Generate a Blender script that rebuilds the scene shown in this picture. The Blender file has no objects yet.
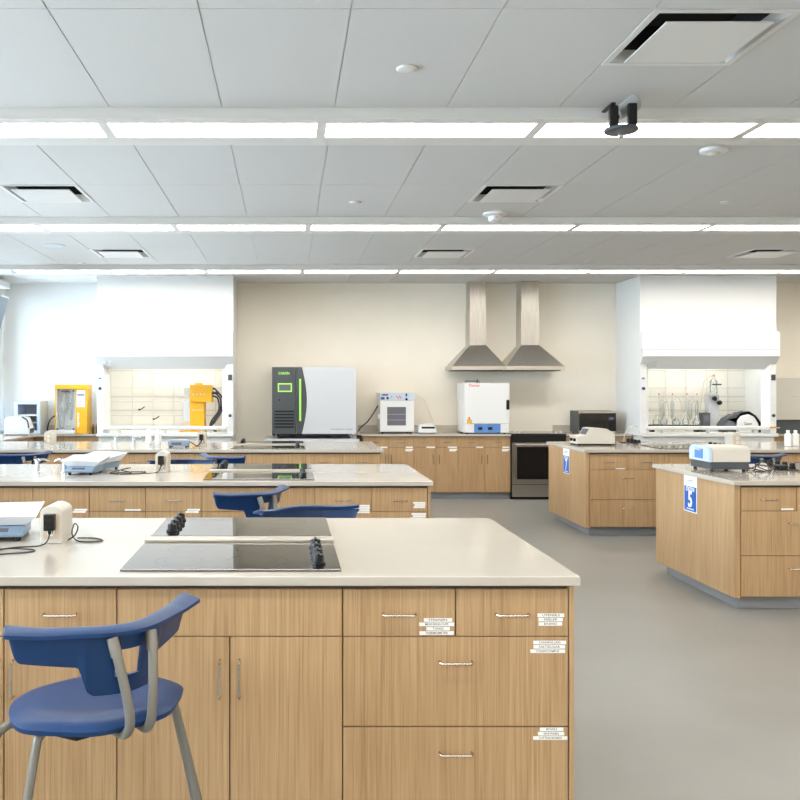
import bpy, bmesh, math, random
from mathutils import Vector, Matrix
random.seed(7)
S = bpy.context.scene
COL = S.collection
PI = math.pi
F, CX, CY, HC = 868.0, 287.0, 387.0, 1.57      # focal length and vanishing point in pixels of the 800 frame, eye height
CEIL = 3.089
def wx(px, Y): return (px - CX) * Y / F
def wz(py, Y): return HC + (CY - py) * Y / F

# ------------------------------------------------------------------ materials
def mat(name, col, rough=0.5, metal=0.0, spec=0.5, emit=None, estr=0.0, alpha=None, coat=0.0):
    m = bpy.data.materials.new(name); m.use_nodes = True
    b = m.node_tree.nodes['Principled BSDF']
    b.inputs['Base Color'].default_value = (*col, 1)
    b.inputs['Roughness'].default_value = rough
    b.inputs['Metallic'].default_value = metal
    b.inputs['Specular IOR Level'].default_value = spec
    b.inputs['Coat Weight'].default_value = coat
    if emit:
        b.inputs['Emission Color'].default_value = (*emit, 1); b.inputs['Emission Strength'].default_value = estr
    if alpha is not None: b.inputs['Alpha'].default_value = alpha
    return m
def noise_color(m, c1, c2, scale=(1,1,1), nscale=5, detail=4, lo=0.3, hi=0.7, bump=0.0, rough_var=None):
    nt = m.node_tree; b = nt.nodes['Principled BSDF']
    g = nt.nodes.new('ShaderNodeNewGeometry'); mp = nt.nodes.new('ShaderNodeMapping')
    mp.inputs['Scale'].default_value = scale
    n = nt.nodes.new('ShaderNodeTexNoise'); n.inputs['Scale'].default_value = nscale; n.inputs['Detail'].default_value = detail
    r = nt.nodes.new('ShaderNodeValToRGB')
    r.color_ramp.elements[0].position = lo; r.color_ramp.elements[0].color = (*c1, 1)
    r.color_ramp.elements[1].position = hi; r.color_ramp.elements[1].color = (*c2, 1)
    L = nt.links
    L.new(g.outputs['Position'], mp.inputs['Vector']); L.new(mp.outputs['Vector'], n.inputs['Vector'])
    L.new(n.outputs['Fac'], r.inputs['Fac']); L.new(r.outputs['Color'], b.inputs['Base Color'])
    if bump:
        bp = nt.nodes.new('ShaderNodeBump'); bp.inputs['Strength'].default_value = bump; bp.inputs['Distance'].default_value = 0.002
        L.new(n.outputs['Fac'], bp.inputs['Height']); L.new(bp.outputs['Normal'], b.inputs['Normal'])
    if rough_var:
        mr = nt.nodes.new('ShaderNodeMapRange'); mr.inputs['To Min'].default_value = rough_var[0]; mr.inputs['To Max'].default_value = rough_var[1]
        L.new(n.outputs['Fac'], mr.inputs['Value']); L.new(mr.outputs['Result'], b.inputs['Roughness'])
    return m
def wood(name, c_dark, c_mid, c_light, rough=0.42):
    m = mat(name, c_mid, rough, spec=0.35); nt = m.node_tree; L = nt.links; b = nt.nodes['Principled BSDF']
    g = nt.nodes.new('ShaderNodeNewGeometry')
    def layer(scale, nscale, detail, dist=0.0):
        mp = nt.nodes.new('ShaderNodeMapping'); mp.inputs['Scale'].default_value = scale
        n = nt.nodes.new('ShaderNodeTexNoise'); n.inputs['Scale'].default_value = nscale; n.inputs['Detail'].default_value = detail
        n.inputs['Distortion'].default_value = dist
        L.new(g.outputs['Position'], mp.inputs['Vector']); L.new(mp.outputs['Vector'], n.inputs['Vector']); return n
    n1 = layer((1,1,.03), 75, 3, .3)       # broad growth bands running up the board
    n2 = layer((1,1,.012), 260, 2)           # fine pores
    n3 = layer((1,1,.25), 3.1, 2)            # board to board tone
    mx = nt.nodes.new('ShaderNodeMath'); mx.operation = 'MULTIPLY_ADD'; mx.inputs[1].default_value = .45
    L.new(n2.outputs['Fac'], mx.inputs[0]); 
    m2 = nt.nodes.new('ShaderNodeMath'); m2.operation = 'MULTIPLY'; m2.inputs[1].default_value = .4
    L.new(n1.outputs['Fac'], m2.inputs[0]); L.new(m2.outputs[0], mx.inputs[2])
    m3 = nt.nodes.new('ShaderNodeMath'); m3.operation = 'MULTIPLY_ADD'; m3.inputs[1].default_value = .22
    L.new(n3.outputs['Fac'], m3.inputs[0]); L.new(mx.outputs[0], m3.inputs[2])
    r = nt.nodes.new('ShaderNodeValToRGB'); e = r.color_ramp.elements
    e[0].position = .36; e[0].color = (*c_dark, 1); e[1].position = .72; e[1].color = (*c_light, 1)
    k = e.new(.53); k.color = (*c_mid, 1)
    L.new(m3.outputs[0], r.inputs['Fac']); L.new(r.outputs['Color'], b.inputs['Base Color'])
    return m
def clear(name, tint=(.95,.97,.97), refl=0.08, rough=0.02):
    m = bpy.data.materials.new(name); m.use_nodes = True; nt = m.node_tree; nt.nodes.clear(); L = nt.links
    o = nt.nodes.new('ShaderNodeOutputMaterial'); mx = nt.nodes.new('ShaderNodeMixShader')
    t = nt.nodes.new('ShaderNodeBsdfTransparent'); t.inputs['Color'].default_value = (*tint, 1)
    g = nt.nodes.new('ShaderNodeBsdfGlossy'); g.inputs['Roughness'].default_value = rough
    f = nt.nodes.new('ShaderNodeFresnel'); f.inputs['IOR'].default_value = 1.45
    L.new(f.outputs[0], mx.inputs[0]); L.new(t.outputs[0], mx.inputs[1]); L.new(g.outputs[0], mx.inputs[2]); L.new(mx.outputs[0], o.inputs[0])
    return m
M = {}
M['wood'] = wood('oak laminate', (.305,.175,.084), (.42,.265,.134), (.51,.348,.193))
M['gap'] = mat('dark reveal', (.035,.026,.02), .8)
M['carc'] = mat('carcass', (.10,.065,.035), .7)
M['kick'] = mat('grey vinyl toe kick', (.27,.28,.30), .45)
M['top'] = noise_color(mat('pale stone worktop', (.478,.43,.371), .11, spec=.5), (.470,.422,.363), (.486,.438,.379), nscale=3, detail=2)
M['topedge'] = M['top']
M['steel'] = mat('brushed steel', (.60,.56,.51), .28, 1.0)
M['nickel'] = mat('satin nickel', (.55,.50,.45), .25, 1.0)
M['hoodsteel'] = noise_color(mat('hood steel', (.5,.47,.43), .33, 1.0), (.50,.475,.44), (.64,.61,.57), (30,30,1), 4, 2, .3, .7)
M['black'] = mat('black plastic', (.008,.008,.009), .4, spec=.3)
M['blackglass'] = mat('black ceramic glass', (.006,.006,.007), .03, spec=.5)
M['blackglass'].node_tree.nodes['Principled BSDF'].inputs['IOR'].default_value = 2.8
M['ring'] = mat('printed burner ring', (.10,.10,.10), .06)
M['cord'] = mat('black cord', (.015,.015,.016), .5)
M['white'] = mat('white enamel', (.74,.745,.745), .35)
M['hoodwhite'] = mat('powder coated white', (.78,.785,.78), .4)
M['hoodliner'] = mat('hood liner', (.88,.87,.82), .45)
M['cream'] = mat('cream plastic', (.60,.565,.50), .4)
M['oatmeal'] = mat('beige outlet plate', (.56,.46,.34), .4)
M['camgrey'] = mat('grey camera shell', (.40,.40,.39), .4)
M['ovenglass'] = mat('dark oven glass', (.012,.011,.010), .08)
M['greyplastic'] = mat('light grey plastic', (.55,.57,.60), .4)
M['chamber'] = mat('chamber door grey', (.56,.575,.60), .45)
M['anthracite'] = mat('anthracite front', (.060,.068,.076), .45)
M['green'] = mat('lime green', (.35,.72,.10), .4, emit=(.35,.8,.1), estr=.25)  # faint glow put into the green of handle, lettering and screen rim
M['screen'] = mat('grey lcd', (.12,.12,.15), .2)
M['blue'] = mat('chair blue', (.005,.034,.116), .38, spec=.38)
M['post'] = mat('taupe painted steel', (.215,.198,.172), .4, .4)
M['oveblue'] = mat('panel blue', (.10,.24,.55), .4)
M['paleblue'] = mat('pale blue panel', (.50,.58,.70), .4)
M['scaleblue'] = mat('scale blue grey', (.20,.28,.38), .4)
M['yellow'] = mat('yellow enamel', (.72,.37,.012), .38)
M['red'] = mat('red print', (.70,.05,.03), .5)
M['ink'] = mat('print black', (.03,.03,.035), .6)
M['inkblue'] = mat('print blue', (.03,.06,.25), .5)
M['paper'] = mat('white label', (.86,.86,.85), .55)
M['signblue'] = mat('sign blue', (.012,.10,.42), .4)
M['greyink'] = mat('print grey', (.25,.32,.45), .6)
M['tile'] = noise_color(mat('acoustic tile', (.74,.735,.725), .9, spec=.1), (.555,.545,.53), (.605,.595,.58), nscale=190, detail=2)
M['grid'] = mat('ceiling grid', (.5,.5,.49), .6)
M['soffit'] = mat('white soffit paint', (.66,.64,.61), .7, spec=.2)
M['vent'] = mat('vent steel', (.70,.70,.69), .35, .2)
M['dark'] = mat('dark plenum', (.03,.03,.032), .8)
M['lens'] = mat('light lens', (.9,.9,.9), .5, emit=(1, .95, .875), estr=11.6)
M['hoodlamp'] = mat('hood lamp', (.9,.9,.9), .5, emit=(1,.97,.88), estr=8.0)
M['wall'] = noise_color(mat('warm white paint', (.78,.72,.61), .85, spec=.15), (.865,.815,.715), (.885,.835,.735), nscale=3, detail=2)
M['wallcool'] = mat('white wall', (.72,.72,.70), .85, spec=.15)
M['frame'] = mat('window aluminium', (.55,.60,.65), .4, .3)
M['floor'] = noise_color(mat('grey sheet floor', (.33,.32,.29), .38, spec=.4), (.228,.226,.208), (.264,.260,.240), (1,1,1), 2.2, 6, .3, .7, rough_var=(.30,.42))
M['glass'] = clear('clear glass')
M['labglass'] = clear('lab glass', (.95,.97,.96))
_nt = M['labglass'].node_tree; _mx = _nt.nodes['Mix Shader']; _o = _nt.nodes['Material Output']
_d = _nt.nodes.new('ShaderNodeBsdfDiffuse'); _d.inputs[0].default_value = (.85,.88,.87,1); _m2 = _nt.nodes.new('ShaderNodeMixShader'); _m2.inputs[0].default_value = .22
_nt.links.new(_mx.outputs[0], _m2.inputs[1]); _nt.links.new(_d.outputs[0], _m2.inputs[2]); _nt.links.new(_m2.outputs[0], _o.inputs[0])
M['tray'] = mat('translucent tray', (.72,.735,.76), .25)
M['chrome'] = mat('chrome', (.75,.76,.78), .12, 1.0)
M['stone'] = mat('backsplash', (.52,.47,.40), .3)
M['navy'] = mat('navy knob', (.02,.04,.16), .4)
M['greenknob'] = mat('green knob', (.01,.06,.04), .4)
M['amber'] = mat('brown bottle', (.10,.045,.02), .2)
M['bottle'] = mat('frosted bottle', (.80,.81,.80), .4)
M['tvscreen'] = mat('display face', (.10,.14,.19), .3)
M['rod'] = mat('lattice rod', (.72,.71,.67), .35)
M['tube'] = mat('pale hose', (.70,.66,.56), .5)
M['greybox'] = mat('grey cabinet enamel', (.60,.57,.51), .45)

# ------------------------------------------------------------------ geometry helper
class MB:
    def __init__(s): s.bm = bmesh.new()
    def face(s, pts, m=0):
        f = s.bm.faces.new([s.bm.verts.new(p) for p in pts]); f.material_index = m; return s
    def box(s, x0, x1, y0, y1, z0, z1, m=0, b=0.0, seg=2, rz=0.0, c=None, mx=None):
        co = [(x, y, z) for z in (z0, z1) for y in (y0, y1) for x in (x0, x1)]
        if rz:
            cc = Vector(c) if c else Vector(((x0+x1)/2, (y0+y1)/2, 0)); R = Matrix.Rotation(rz, 3, 'Z')
            co = [R @ (Vector(p) - cc) + cc for p in co]
        if mx is not None: co = [mx @ Vector(p) for p in co]
        v = [s.bm.verts.new(p) for p in co]
        fs = [(0,2,3,1), (4,5,7,6), (0,1,5,4), (2,6,7,3), (0,4,6,2), (1,3,7,5)]
        fc = [s.bm.faces.new([v[i] for i in f]) for f in fs]
        for f in fc: f.material_index = m
        if b:
            ed = list({e for f in fc for e in f.edges})
            r = bmesh.ops.bevel(s.bm, geom=ed, offset=b, segments=seg, affect='EDGES', profile=.5, clamp_overlap=True)
            for f in r['faces']: f.material_index = m
        return s
    def prism(s, pts, a, b, axis='Z', m=0, bev=0.0):
        def P(u, v, w): return {'Z': (u, v, w), 'Y': (u, w, v), 'X': (w, u, v)}[axis]
        A = [s.bm.verts.new(P(u, v, a)) for u, v in pts]; B = [s.bm.verts.new(P(u, v, b)) for u, v in pts]
        n = len(pts); fc = [s.bm.faces.new(A[::-1]), s.bm.faces.new(B)]
        for i in range(n): fc.append(s.bm.faces.new((A[i], A[(i+1) % n], B[(i+1) % n], B[i])))
        for f in fc: f.material_index = m
        bmesh.ops.recalc_face_normals(s.bm, faces=fc)
        if bev:
            ed = list(fc[0].edges) + list(fc[1].edges)
            r = bmesh.ops.bevel(s.bm, geom=ed, offset=bev, segments=2, affect='EDGES', profile=.5, clamp_overlap=True)
            for f in r['faces']: f.material_index = m
        return s
    def tube(s, path, r, m=0, seg=8, smooth=0, cap=True):
        P = [Vector(p) for p in path]
        R = list(r) if isinstance(r, (list, tuple)) else [r] * len(P)
        if smooth:
            Q, RR = [], []
            for i in range(len(P) - 1):
                p0 = P[max(i-1, 0)]; p1 = P[i]; p2 = P[i+1]; p3 = P[min(i+2, len(P)-1)]
                for k in range(smooth):
                    t = k / smooth
                    Q.append(.5*((2*p1) + (p2-p0)*t + (2*p0-5*p1+4*p2-p3)*t*t + (3*p1-p0-3*p2+p3)*t**3)); RR.append(R[i]*(1-t)+R[i+1]*t)
            Q.append(P[-1]); RR.append(R[-1]); P, R = Q, RR
        rings = []; nrm = None
        for i, p in enumerate(P):
            t = (P[min(i+1, len(P)-1)] - P[max(i-1, 0)]).normalized()
            if nrm is None:
                a = Vector((0,0,1)) if abs(t.z) < .9 else Vector((1,0,0)); nrm = t.cross(a).normalized()
            else:
                nrm = (nrm - t * nrm.dot(t)).normalized()
            bn = t.cross(nrm)
            rings.append([s.bm.verts.new(p + R[i]*(math.cos(2*PI*k/seg)*nrm + math.sin(2*PI*k/seg)*bn)) for k in range(seg)])
        fc = []
        for a, b in zip(rings, rings[1:]):
            for k in range(seg): fc.append(s.bm.faces.new((a[k], a[(k+1) % seg], b[(k+1) % seg], b[k])))
        if cap: fc += [s.bm.faces.new(rings[0][::-1]), s.bm.faces.new(rings[-1])]
        for f in fc: f.material_index = m
        return s
    def lathe(s, prof, c=(0,0,0), m=0, seg=20, axis='Z', mx=None):
        c = Vector(c); rings = []
        for r, z in prof:
            ring = []
            for k in range(seg):
                a = 2*PI*k/seg; u, v = max(r, 1e-5)*math.cos(a), max(r, 1e-5)*math.sin(a)
                p = Vector({'Z': (u, v, z), 'Y': (u, z, -v), 'X': (z, u, v)}[axis])
                if mx is not None: p = mx @ p
                ring.append(s.bm.verts.new(c + p))
            rings.append(ring)
        fc = []
        for a, b in zip(rings, rings[1:]):
            for k in range(seg): fc.append(s.bm.faces.new((a[k], a[(k+1) % seg], b[(k+1) % seg], b[k])))
        fc += [s.bm.faces.new(rings[0][::-1]), s.bm.faces.new(rings[-1])]
        for f in fc: f.material_index = m
        return s
    def cyl(s, c, r, h, m=0, seg=20, axis='Z', b=0.0):
        if b: return s.lathe([(r-b, 0), (r, b), (r, h-b), (r-b, h)], c, m, seg, axis)
        return s.lathe([(r, 0), (r, h)], c, m, seg, axis)
    def ringflat(s, c, r0, r1, m=0, seg=40):
        c = Vector(c); A = [s.bm.verts.new(c + Vector((r0*math.cos(2*PI*k/seg), r0*math.sin(2*PI*k/seg), 0))) for k in range(seg)]
        B = [s.bm.verts.new(c + Vector((r1*math.cos(2*PI*k/seg), r1*math.sin(2*PI*k/seg), 0))) for k in range(seg)]
        for k in range(seg):
            f = s.bm.faces.new((A[k], B[k], B[(k+1) % seg], A[(k+1) % seg])); f.material_index = m
        return s
    def text(s, txt, size, origin, right=(1,0,0), up=(0,0,1), m=0, width=None, bold=0.0, align='CENTER'):
        cu = bpy.data.curves.new('t', 'FONT'); cu.body = txt; cu.size = size; cu.align_x = align; cu.align_y = 'CENTER'
        cu.offset = bold; cu.resolution_u = 2
        ob = bpy.data.objects.new('t', cu); COL.objects.link(ob)
        dg = bpy.context.evaluated_depsgraph_get(); dg.update()
        me = bpy.data.meshes.new_from_object(ob.evaluated_get(dg))
        xs = [v.co.x for v in me.vertices]; sx = 1.0
        if width and xs: sx = width / (max(xs) - min(xs))
        r, u = Vector(right), Vector(up); o = Vector(origin)
        vs = [s.bm.verts.new(o + r*(v.co.x*sx) + u*v.co.y) for v in me.vertices]
        for p in me.polygons:
            try:
                f = s.bm.faces.new([vs[i] for i in p.vertices]); f.material_index = m
            except ValueError: pass
        bpy.data.objects.remove(ob); bpy.data.curves.remove(cu); bpy.data.meshes.remove(me)
        return s
    def build(s, name, mats, parent=None, sharp=35, loc=None):
        me = bpy.data.meshes.new(name)
        for f in s.bm.faces: f.smooth = True
        s.bm.to_mesh(me); s.bm.free()
        for k in (mats if isinstance(mats, (list, tuple)) else [mats]): me.materials.append(M[k])
        me.set_sharp_from_angle(angle=math.radians(sharp))
        o = bpy.data.objects.new(name, me); COL.objects.link(o)
        wn = o.modifiers.new('normals', 'WEIGHTED_NORMAL'); wn.keep_sharp = True; wn.weight = 100
        if parent: o.parent = parent
        if loc: o.location = loc
        return o

def tag(o, label=None, cat=None, group=None, kind=None):
    if label: o['label'] = label
    if cat: o['category'] = cat
    if group: o['group'] = group
    if kind: o['kind'] = kind
    return o
def thing(name, label, cat, loc=(0,0,0), rz=0, group=None):
    o = bpy.data.objects.new(name, None); COL.objects.link(o); o.location = loc; o.rotation_euler = (0,0,rz)
    o.empty_display_size = .05
    return tag(o, label, cat, group)
def dup(root, loc, rz=0, label=None, group=None):
    r = root.copy(); COL.objects.link(r); r.location = loc; r.rotation_euler = (0,0,rz)
    if label: r['label'] = label
    if group: r['group'] = group
    for ch in list(root.children):
        c = ch.copy(); COL.objects.link(c); c.parent = r
        for g in list(ch.children):
            d = g.copy(); COL.objects.link(d); d.parent = c
    return r
def struct(o): o['kind'] = 'structure'; return o
ORD = ['first', 'second', 'third', 'fourth', 'fifth', 'sixth', 'seventh', 'eighth', 'ninth', 'tenth']

# ------------------------------------------------------------------ room shell
XL, XR, YB, YF = -4.13, 10.8, 12.72, -4.6
struct(MB().box(XL-.3, XR+.2, YF-.2, YB+.2, -.1, 0).build('floor', 'floor'))
b = MB(); b.box(-2.6, XR, YB, YB+.15, 0, CEIL+.12, 0); b.box(XL-.2, -2.6, YB, YB+.15, 0, CEIL+.12, 1)  # left section has a whiter colour than the rest of the wall
struct(b.build('wall_back', ['wall', 'wallcool']))
struct(MB().box(XL-.2, XR+.2, YF-.15, YF, 0, CEIL+.12).build('wall_front', 'wall'))
struct(MB().box(XR, XR+.15, YF, YB, 0, CEIL+.12).build('wall_right', 'wall'))
SILL, HEAD = .95, 2.93
wins = [(9.3, 12.6), (5.7, 9.0), (2.1, 5.4), (-1.5, 1.8), (-4.4, -1.8)]
b = MB(); b.box(XL-.2, XL, YF, YB, 0, SILL); b.box(XL-.2, XL, YF, YB, HEAD, CEIL+.12)
ys = [YB] + [v for w in wins for v in (w[1], w[0])] + [YF]
for i in range(0, len(ys), 2): b.box(XL-.2, XL, ys[i+1], ys[i], SILL, HEAD)
struct(b.build('wall_left', 'wallcool'))
for i, (a, c) in enumerate(wins):
    w = MB(); fr = .05
    for (p, q, r_, t) in ((a, c, SILL, SILL+fr), (a, c, HEAD-fr, HEAD)): w.box(XL-.12, XL-.06, p, q, r_, t)
    n = 3
    for k in range(n+1):
        y = a + (c-a)*k/n; y = min(max(y, a+fr/2), c-fr/2)
        w.box(XL-.12, XL-.06, y-fr/2, y+fr/2, SILL+fr, HEAD-fr)
    o = struct(w.build('window_%d' % (i+1), 'frame'))
    for k in range(n):
        y0 = a + (c-a)*k/n + fr*.5; y1 = a + (c-a)*(k+1)/n - fr*.5
        MB().box(XL-.094, XL-.088, y0, y1, SILL+fr, HEAD-fr).build('pane', 'glass', o)

# ceiling: tiles between the lighting soffits
TX0, TW = .257, .6096
SOF = [4.72 + 3.03*k for k in range(-3, 3)]      # front edges of the soffits
SD = .52
rows = []
prev = YF
for s_ in SOF:
    rows.append((prev, s_-1.235)); rows.append((s_-1.235, s_)); prev = s_ + SD
rows.append((prev, prev+1.275)); rows.append((prev+1.275, YB))
vents = [(2, 3.485, 'large square ceiling air vent above the black camera'),
         (-4, 6.515, 'ceiling air vent at the left, between first and second rows of lights'),
         (2, 6.515, 'ceiling air vent beside the round smoke detector'),
         (-4, 9.545, 'ceiling air vent at the left, between second and third rows of lights'),
         (2, 9.545, 'small ceiling air vent in line above the steel range hoods'),
         (8, 9.545, 'ceiling air vent over the right fume hood')]
holes = [(TX0+TW*k, y) for k, y, _ in vents]
g = .003
b = MB()
for (a, c) in rows:
    if c - a < .05: continue
    k = -8
    while True:
        x0 = TX0 + TW*k; x1 = x0 + TW; k += 1
        if x1 <= XL: continue
        if x0 >= XR: break
        x0c, x1c = max(x0, XL), min(x1, XR)
        hh = [h for h in holes if abs(h[0]-x0) < .01 and a-.01 <= h[1] < c-.1]
        a2 = a
        if hh: a2 = hh[0][1] + TW
        b.box(x0c+g, x1c-g, a2+g*.8, c-g*.8, CEIL, CEIL+.02, 0)
        # grid bars and void above, left open at the vents
        b.box(x0c-g, x0c+g, a, c, CEIL+.006, CEIL+.024, 1)
    b.box(XL, XR, a-g, a+g, CEIL+.006, CEIL+.024, 1)
struct(b.build('ceiling', ['tile', 'grid']))
struct(MB().box(XL-.2, XR+.2, YF-.2, YB+.15, CEIL+.4, CEIL+.5).build('ceiling_deck', 'dark'))
FZ = CEIL - .06
X0L = -1.024 - 2*1.219
sid = 0
proto = None
for r_, s_ in enumerate(SOF):
    sid += 1
    b = MB()
    b.box(XL, XR, s_, s_+.075, FZ, CEIL+.02); b.box(XL, XR, s_+.365, s_+SD, FZ, CEIL+.02)
    b.box(XL, X0L+.02, s_+.075, s_+.365, FZ, CEIL+.02)
    b.box(XL, XR, s_+.075, s_+.365, FZ+.055, CEIL+.02)
    struct(b.build('trim_%d' % sid, 'soffit'))
    rn = r_ - 3
    n = 11
    names = {0: 'nearest of the three long rows of ceiling lights', 1: 'second row of ceiling lights from the viewer', 2: 'farthest row of ceiling lights, by the back wall'}
    if rn >= 0:
        vis = [i for i in range(n) if wx(-30, s_+.2) < X0L+1.219*(i+1) and X0L+1.219*i < wx(830, s_+.2)]
    for i in range(n):
        cx = X0L + 1.219*(i+.5)
        if rn < 0: lab, grp = 'long ceiling light panel in a row behind the viewer', 'ceiling lights behind the viewer'
        elif i in vis:
            j = vis.index(i)
            short = {0: 'nearest', 1: 'second', 2: 'farthest'}[rn]
            pos = 'leftmost' if j == 0 else ('rightmost' if j == len(vis)-1 else ORD[j] + ' from the left')
            lab, grp = 'glowing white ceiling light panel, %s in the %s row' % (pos, short), 'ceiling light panels, %s row' % short
        else: lab, grp = 'white ceiling light panel outside the picture in the %s row' % {0:'nearest',1:'second',2:'farthest'}[rn], 'ceiling light panels outside the picture'
        if proto is None:
            t = thing('ceiling_light', lab, 'ceiling light', (cx, s_+.22, FZ), 0, grp)
            f = MB(); hx, hy = 1.219/2, .1445
            for q in ((-hx, -hx+.027, -hy, hy), (hx-.027, hx, -hy, hy), (-hx+.027, hx-.027, -hy, -hy+.01), (-hx+.027, hx-.027, hy-.01, hy)):
                f.box(q[0], q[1], q[2], q[3], 0, .05)
            f.build('frame', 'soffit', t)
            MB().box(-hx+.027, hx-.027, -hy+.01, hy-.01, .008, .016).build('diffuser', 'lens', t)
            proto = t
        else:
            dup(proto, (cx, s_+.22, FZ), 0, lab, grp)
# air vents
proto = None
for k, y, lab in vents:
    loc = (TX0+TW*k+TW/2, y+TW/2, CEIL)
    if proto is None:
        t = thing('air_vent', lab, 'ceiling vent', loc, 0, 'square ceiling air vents')
        h = TW/2-.003; f = MB(); w = .03
        for q in ((-h, h, -h, -h+w), (-h, h, h-w, h), (-h, -h+w, -h+w, h-w), (h-w, h, -h+w, h-w)): f.box(*q, -.004, .012)
        hi = h - w
        # flared inner cone of the frame
        o_ = .022
        for s1 in range(4):
            R = Matrix.Rotation(s1*PI/2, 3, 'Z')
            p = [R @ Vector(v) for v in ((-hi, -hi, 0), (hi, -hi, 0), (hi-o_, -hi+o_, .05), (-hi+o_, -hi+o_, .05))]
            f.face(p)
        f.build('vent_frame', 'vent', t)
        c = MB(); q = hi - o_
        c.box(-q, q, -q, q, .16, .17)
        for s1 in range(4):
            R = Matrix.Rotation(s1*PI/2, 3, 'Z')
            c.face([R @ Vector(v) for v in ((-q, -q, .05), (q, -q, .05), (q, -q, .17), (-q, -q, .17))])
        c.build('duct', 'dark', t)  # duct walls coloured near black to put shade into the vent opening
        MB().box(-.222, .222, -.222, .222, -.022, -.015, 0, .002).build('vent_plate', 'vent', t)
        proto = t
    else: dup(proto, loc, 0, lab)
# small ceiling fittings
def ceil_disc(px, py, r, h, name, lab, cat, m='soffit'):
    Y = (CEIL-HC)*F/(CY-py); X = wx(px, Y)
    o = MB().lathe([(r, 0), (r, -h*.5), (r*.75, -h), (r*.2, -h)], (0,0,0), 0, 20).build(name, m, loc=(X, Y, CEIL)); tag(o, lab, cat); return X, Y
ceil_disc(407, 68, .05, .012, 'sprinkler_cover', 'round white sprinkler cap on the ceiling tile nearest the viewer', 'sprinkler')
ceil_disc(355, 202, .05, .012, 'sprinkler_cover', 'small white sprinkler cap between first and second light rows, center', 'sprinkler')
ceil_disc(726, 202, .05, .012, 'sprinkler_cover', 'small white sprinkler cap between first and second light rows, right', 'sprinkler')
ceil_disc(335, 264, .05, .012, 'sprinkler_cover', 'tiny sprinkler cap close to the third light row, center', 'sprinkler')
ceil_disc(588, 261, .05, .012, 'sprinkler_cover', 'tiny sprinkler cap close to the third light row, above the range hoods', 'sprinkler')
ceil_disc(82, 263, .05, .012, 'sprinkler_cover', 'tiny sprinkler cap close to the third light row, above the left fume hood', 'sprinkler')
o_ = ceil_disc(53, 245.5, .13, .006, 'ceiling_speaker', 'round flush grey ceiling speaker near the left windows', 'speaker', 'frame')
Y = (CEIL-HC)*F/(CY-213); t = thing('smoke_detector', 'white smoke detector with strobe beside the center ceiling vent', 'smoke detector', (wx(495, Y), Y, CEIL))
MB().lathe([(.105, 0), (.105, -.015), (.07, -.03)], m=0, seg=24).build('base_plate', 'white', t)
b = MB(); b.lathe([(.06, -.03), (.055, -.07), (.03, -.08)], m=0, seg=24); b.box(-.012, .012, -.062, -.05, -.05, -.044, 1); b.build('sensor_head', ['white', 'red'], t)
Y = (CEIL-HC)*F/(CY-149); t = thing('motion_sensor', 'flat white occupancy sensor on the ceiling right of the black camera', 'sensor', (wx(714, Y), Y, CEIL))
MB().lathe([(.085, 0), (.085, -.018), (.06, -.026)], m=0, seg=24).build('base_plate', 'white', t)
MB().lathe([(.04, -.026), (.03, -.036), (.01, -.04)], m=0, seg=20).build('sensor_dome', 'cream', t)
# pan tilt camera hung from the first soffit
Yc = 4.50; t = thing('ceiling_camera', 'black and grey pan tilt camera hung in front of the nearest light row', 'camera', (wx(621, Yc), Yc, wz(131, Yc)))
MB().lathe([(.045, -.008), (.070, -.004), (.075, .002), (.073, .010), (.045, .016)], m=0, seg=28).build('base', 'anthracite', t)
MB().lathe([(.012, -.03), (.012, -.012)], m=0, seg=12).build('mounting_screw', 'chrome', t)
for q, x0, x1, z0, z1 in ((0, -.067, -.026, .012, .104), (1, .016, .057, .012, .114)):
    MB().box(x0, x1, -.048, -.020, z0, z1, 0, .008, 3).build('yoke_arm', 'black', t)
R = Matrix.Rotation(math.radians(56), 3, 'Y') @ Matrix.Rotation(math.radians(0), 3, 'X')
b = MB(); b.lathe([(.024, -.058), (.030, -.052), (.032, 0), (.036, .034), (.036, .048), (.029, .055)], (.036, .022, .112), 0, 24, 'Z', R)
b.build('camera_head', 'camgrey', t)
b = MB(); b.lathe([(.020, -.066), (.022, -.056)], (.036, .022, .112), 0, 20, 'Z', R); b.build('lens', 'blackglass', t)
topz = FZ - wz(131, Yc)
b = MB(); b.box(-.018, .0, .03, .07, .0, .008); b.box(-.018, .0, .062, .07, .008, .15); b.box(-.018, .0, .07, .190, .142, .15); b.build('bracket', 'black', t); t.scale = (1.15, 1.15, 1.15)

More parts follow.
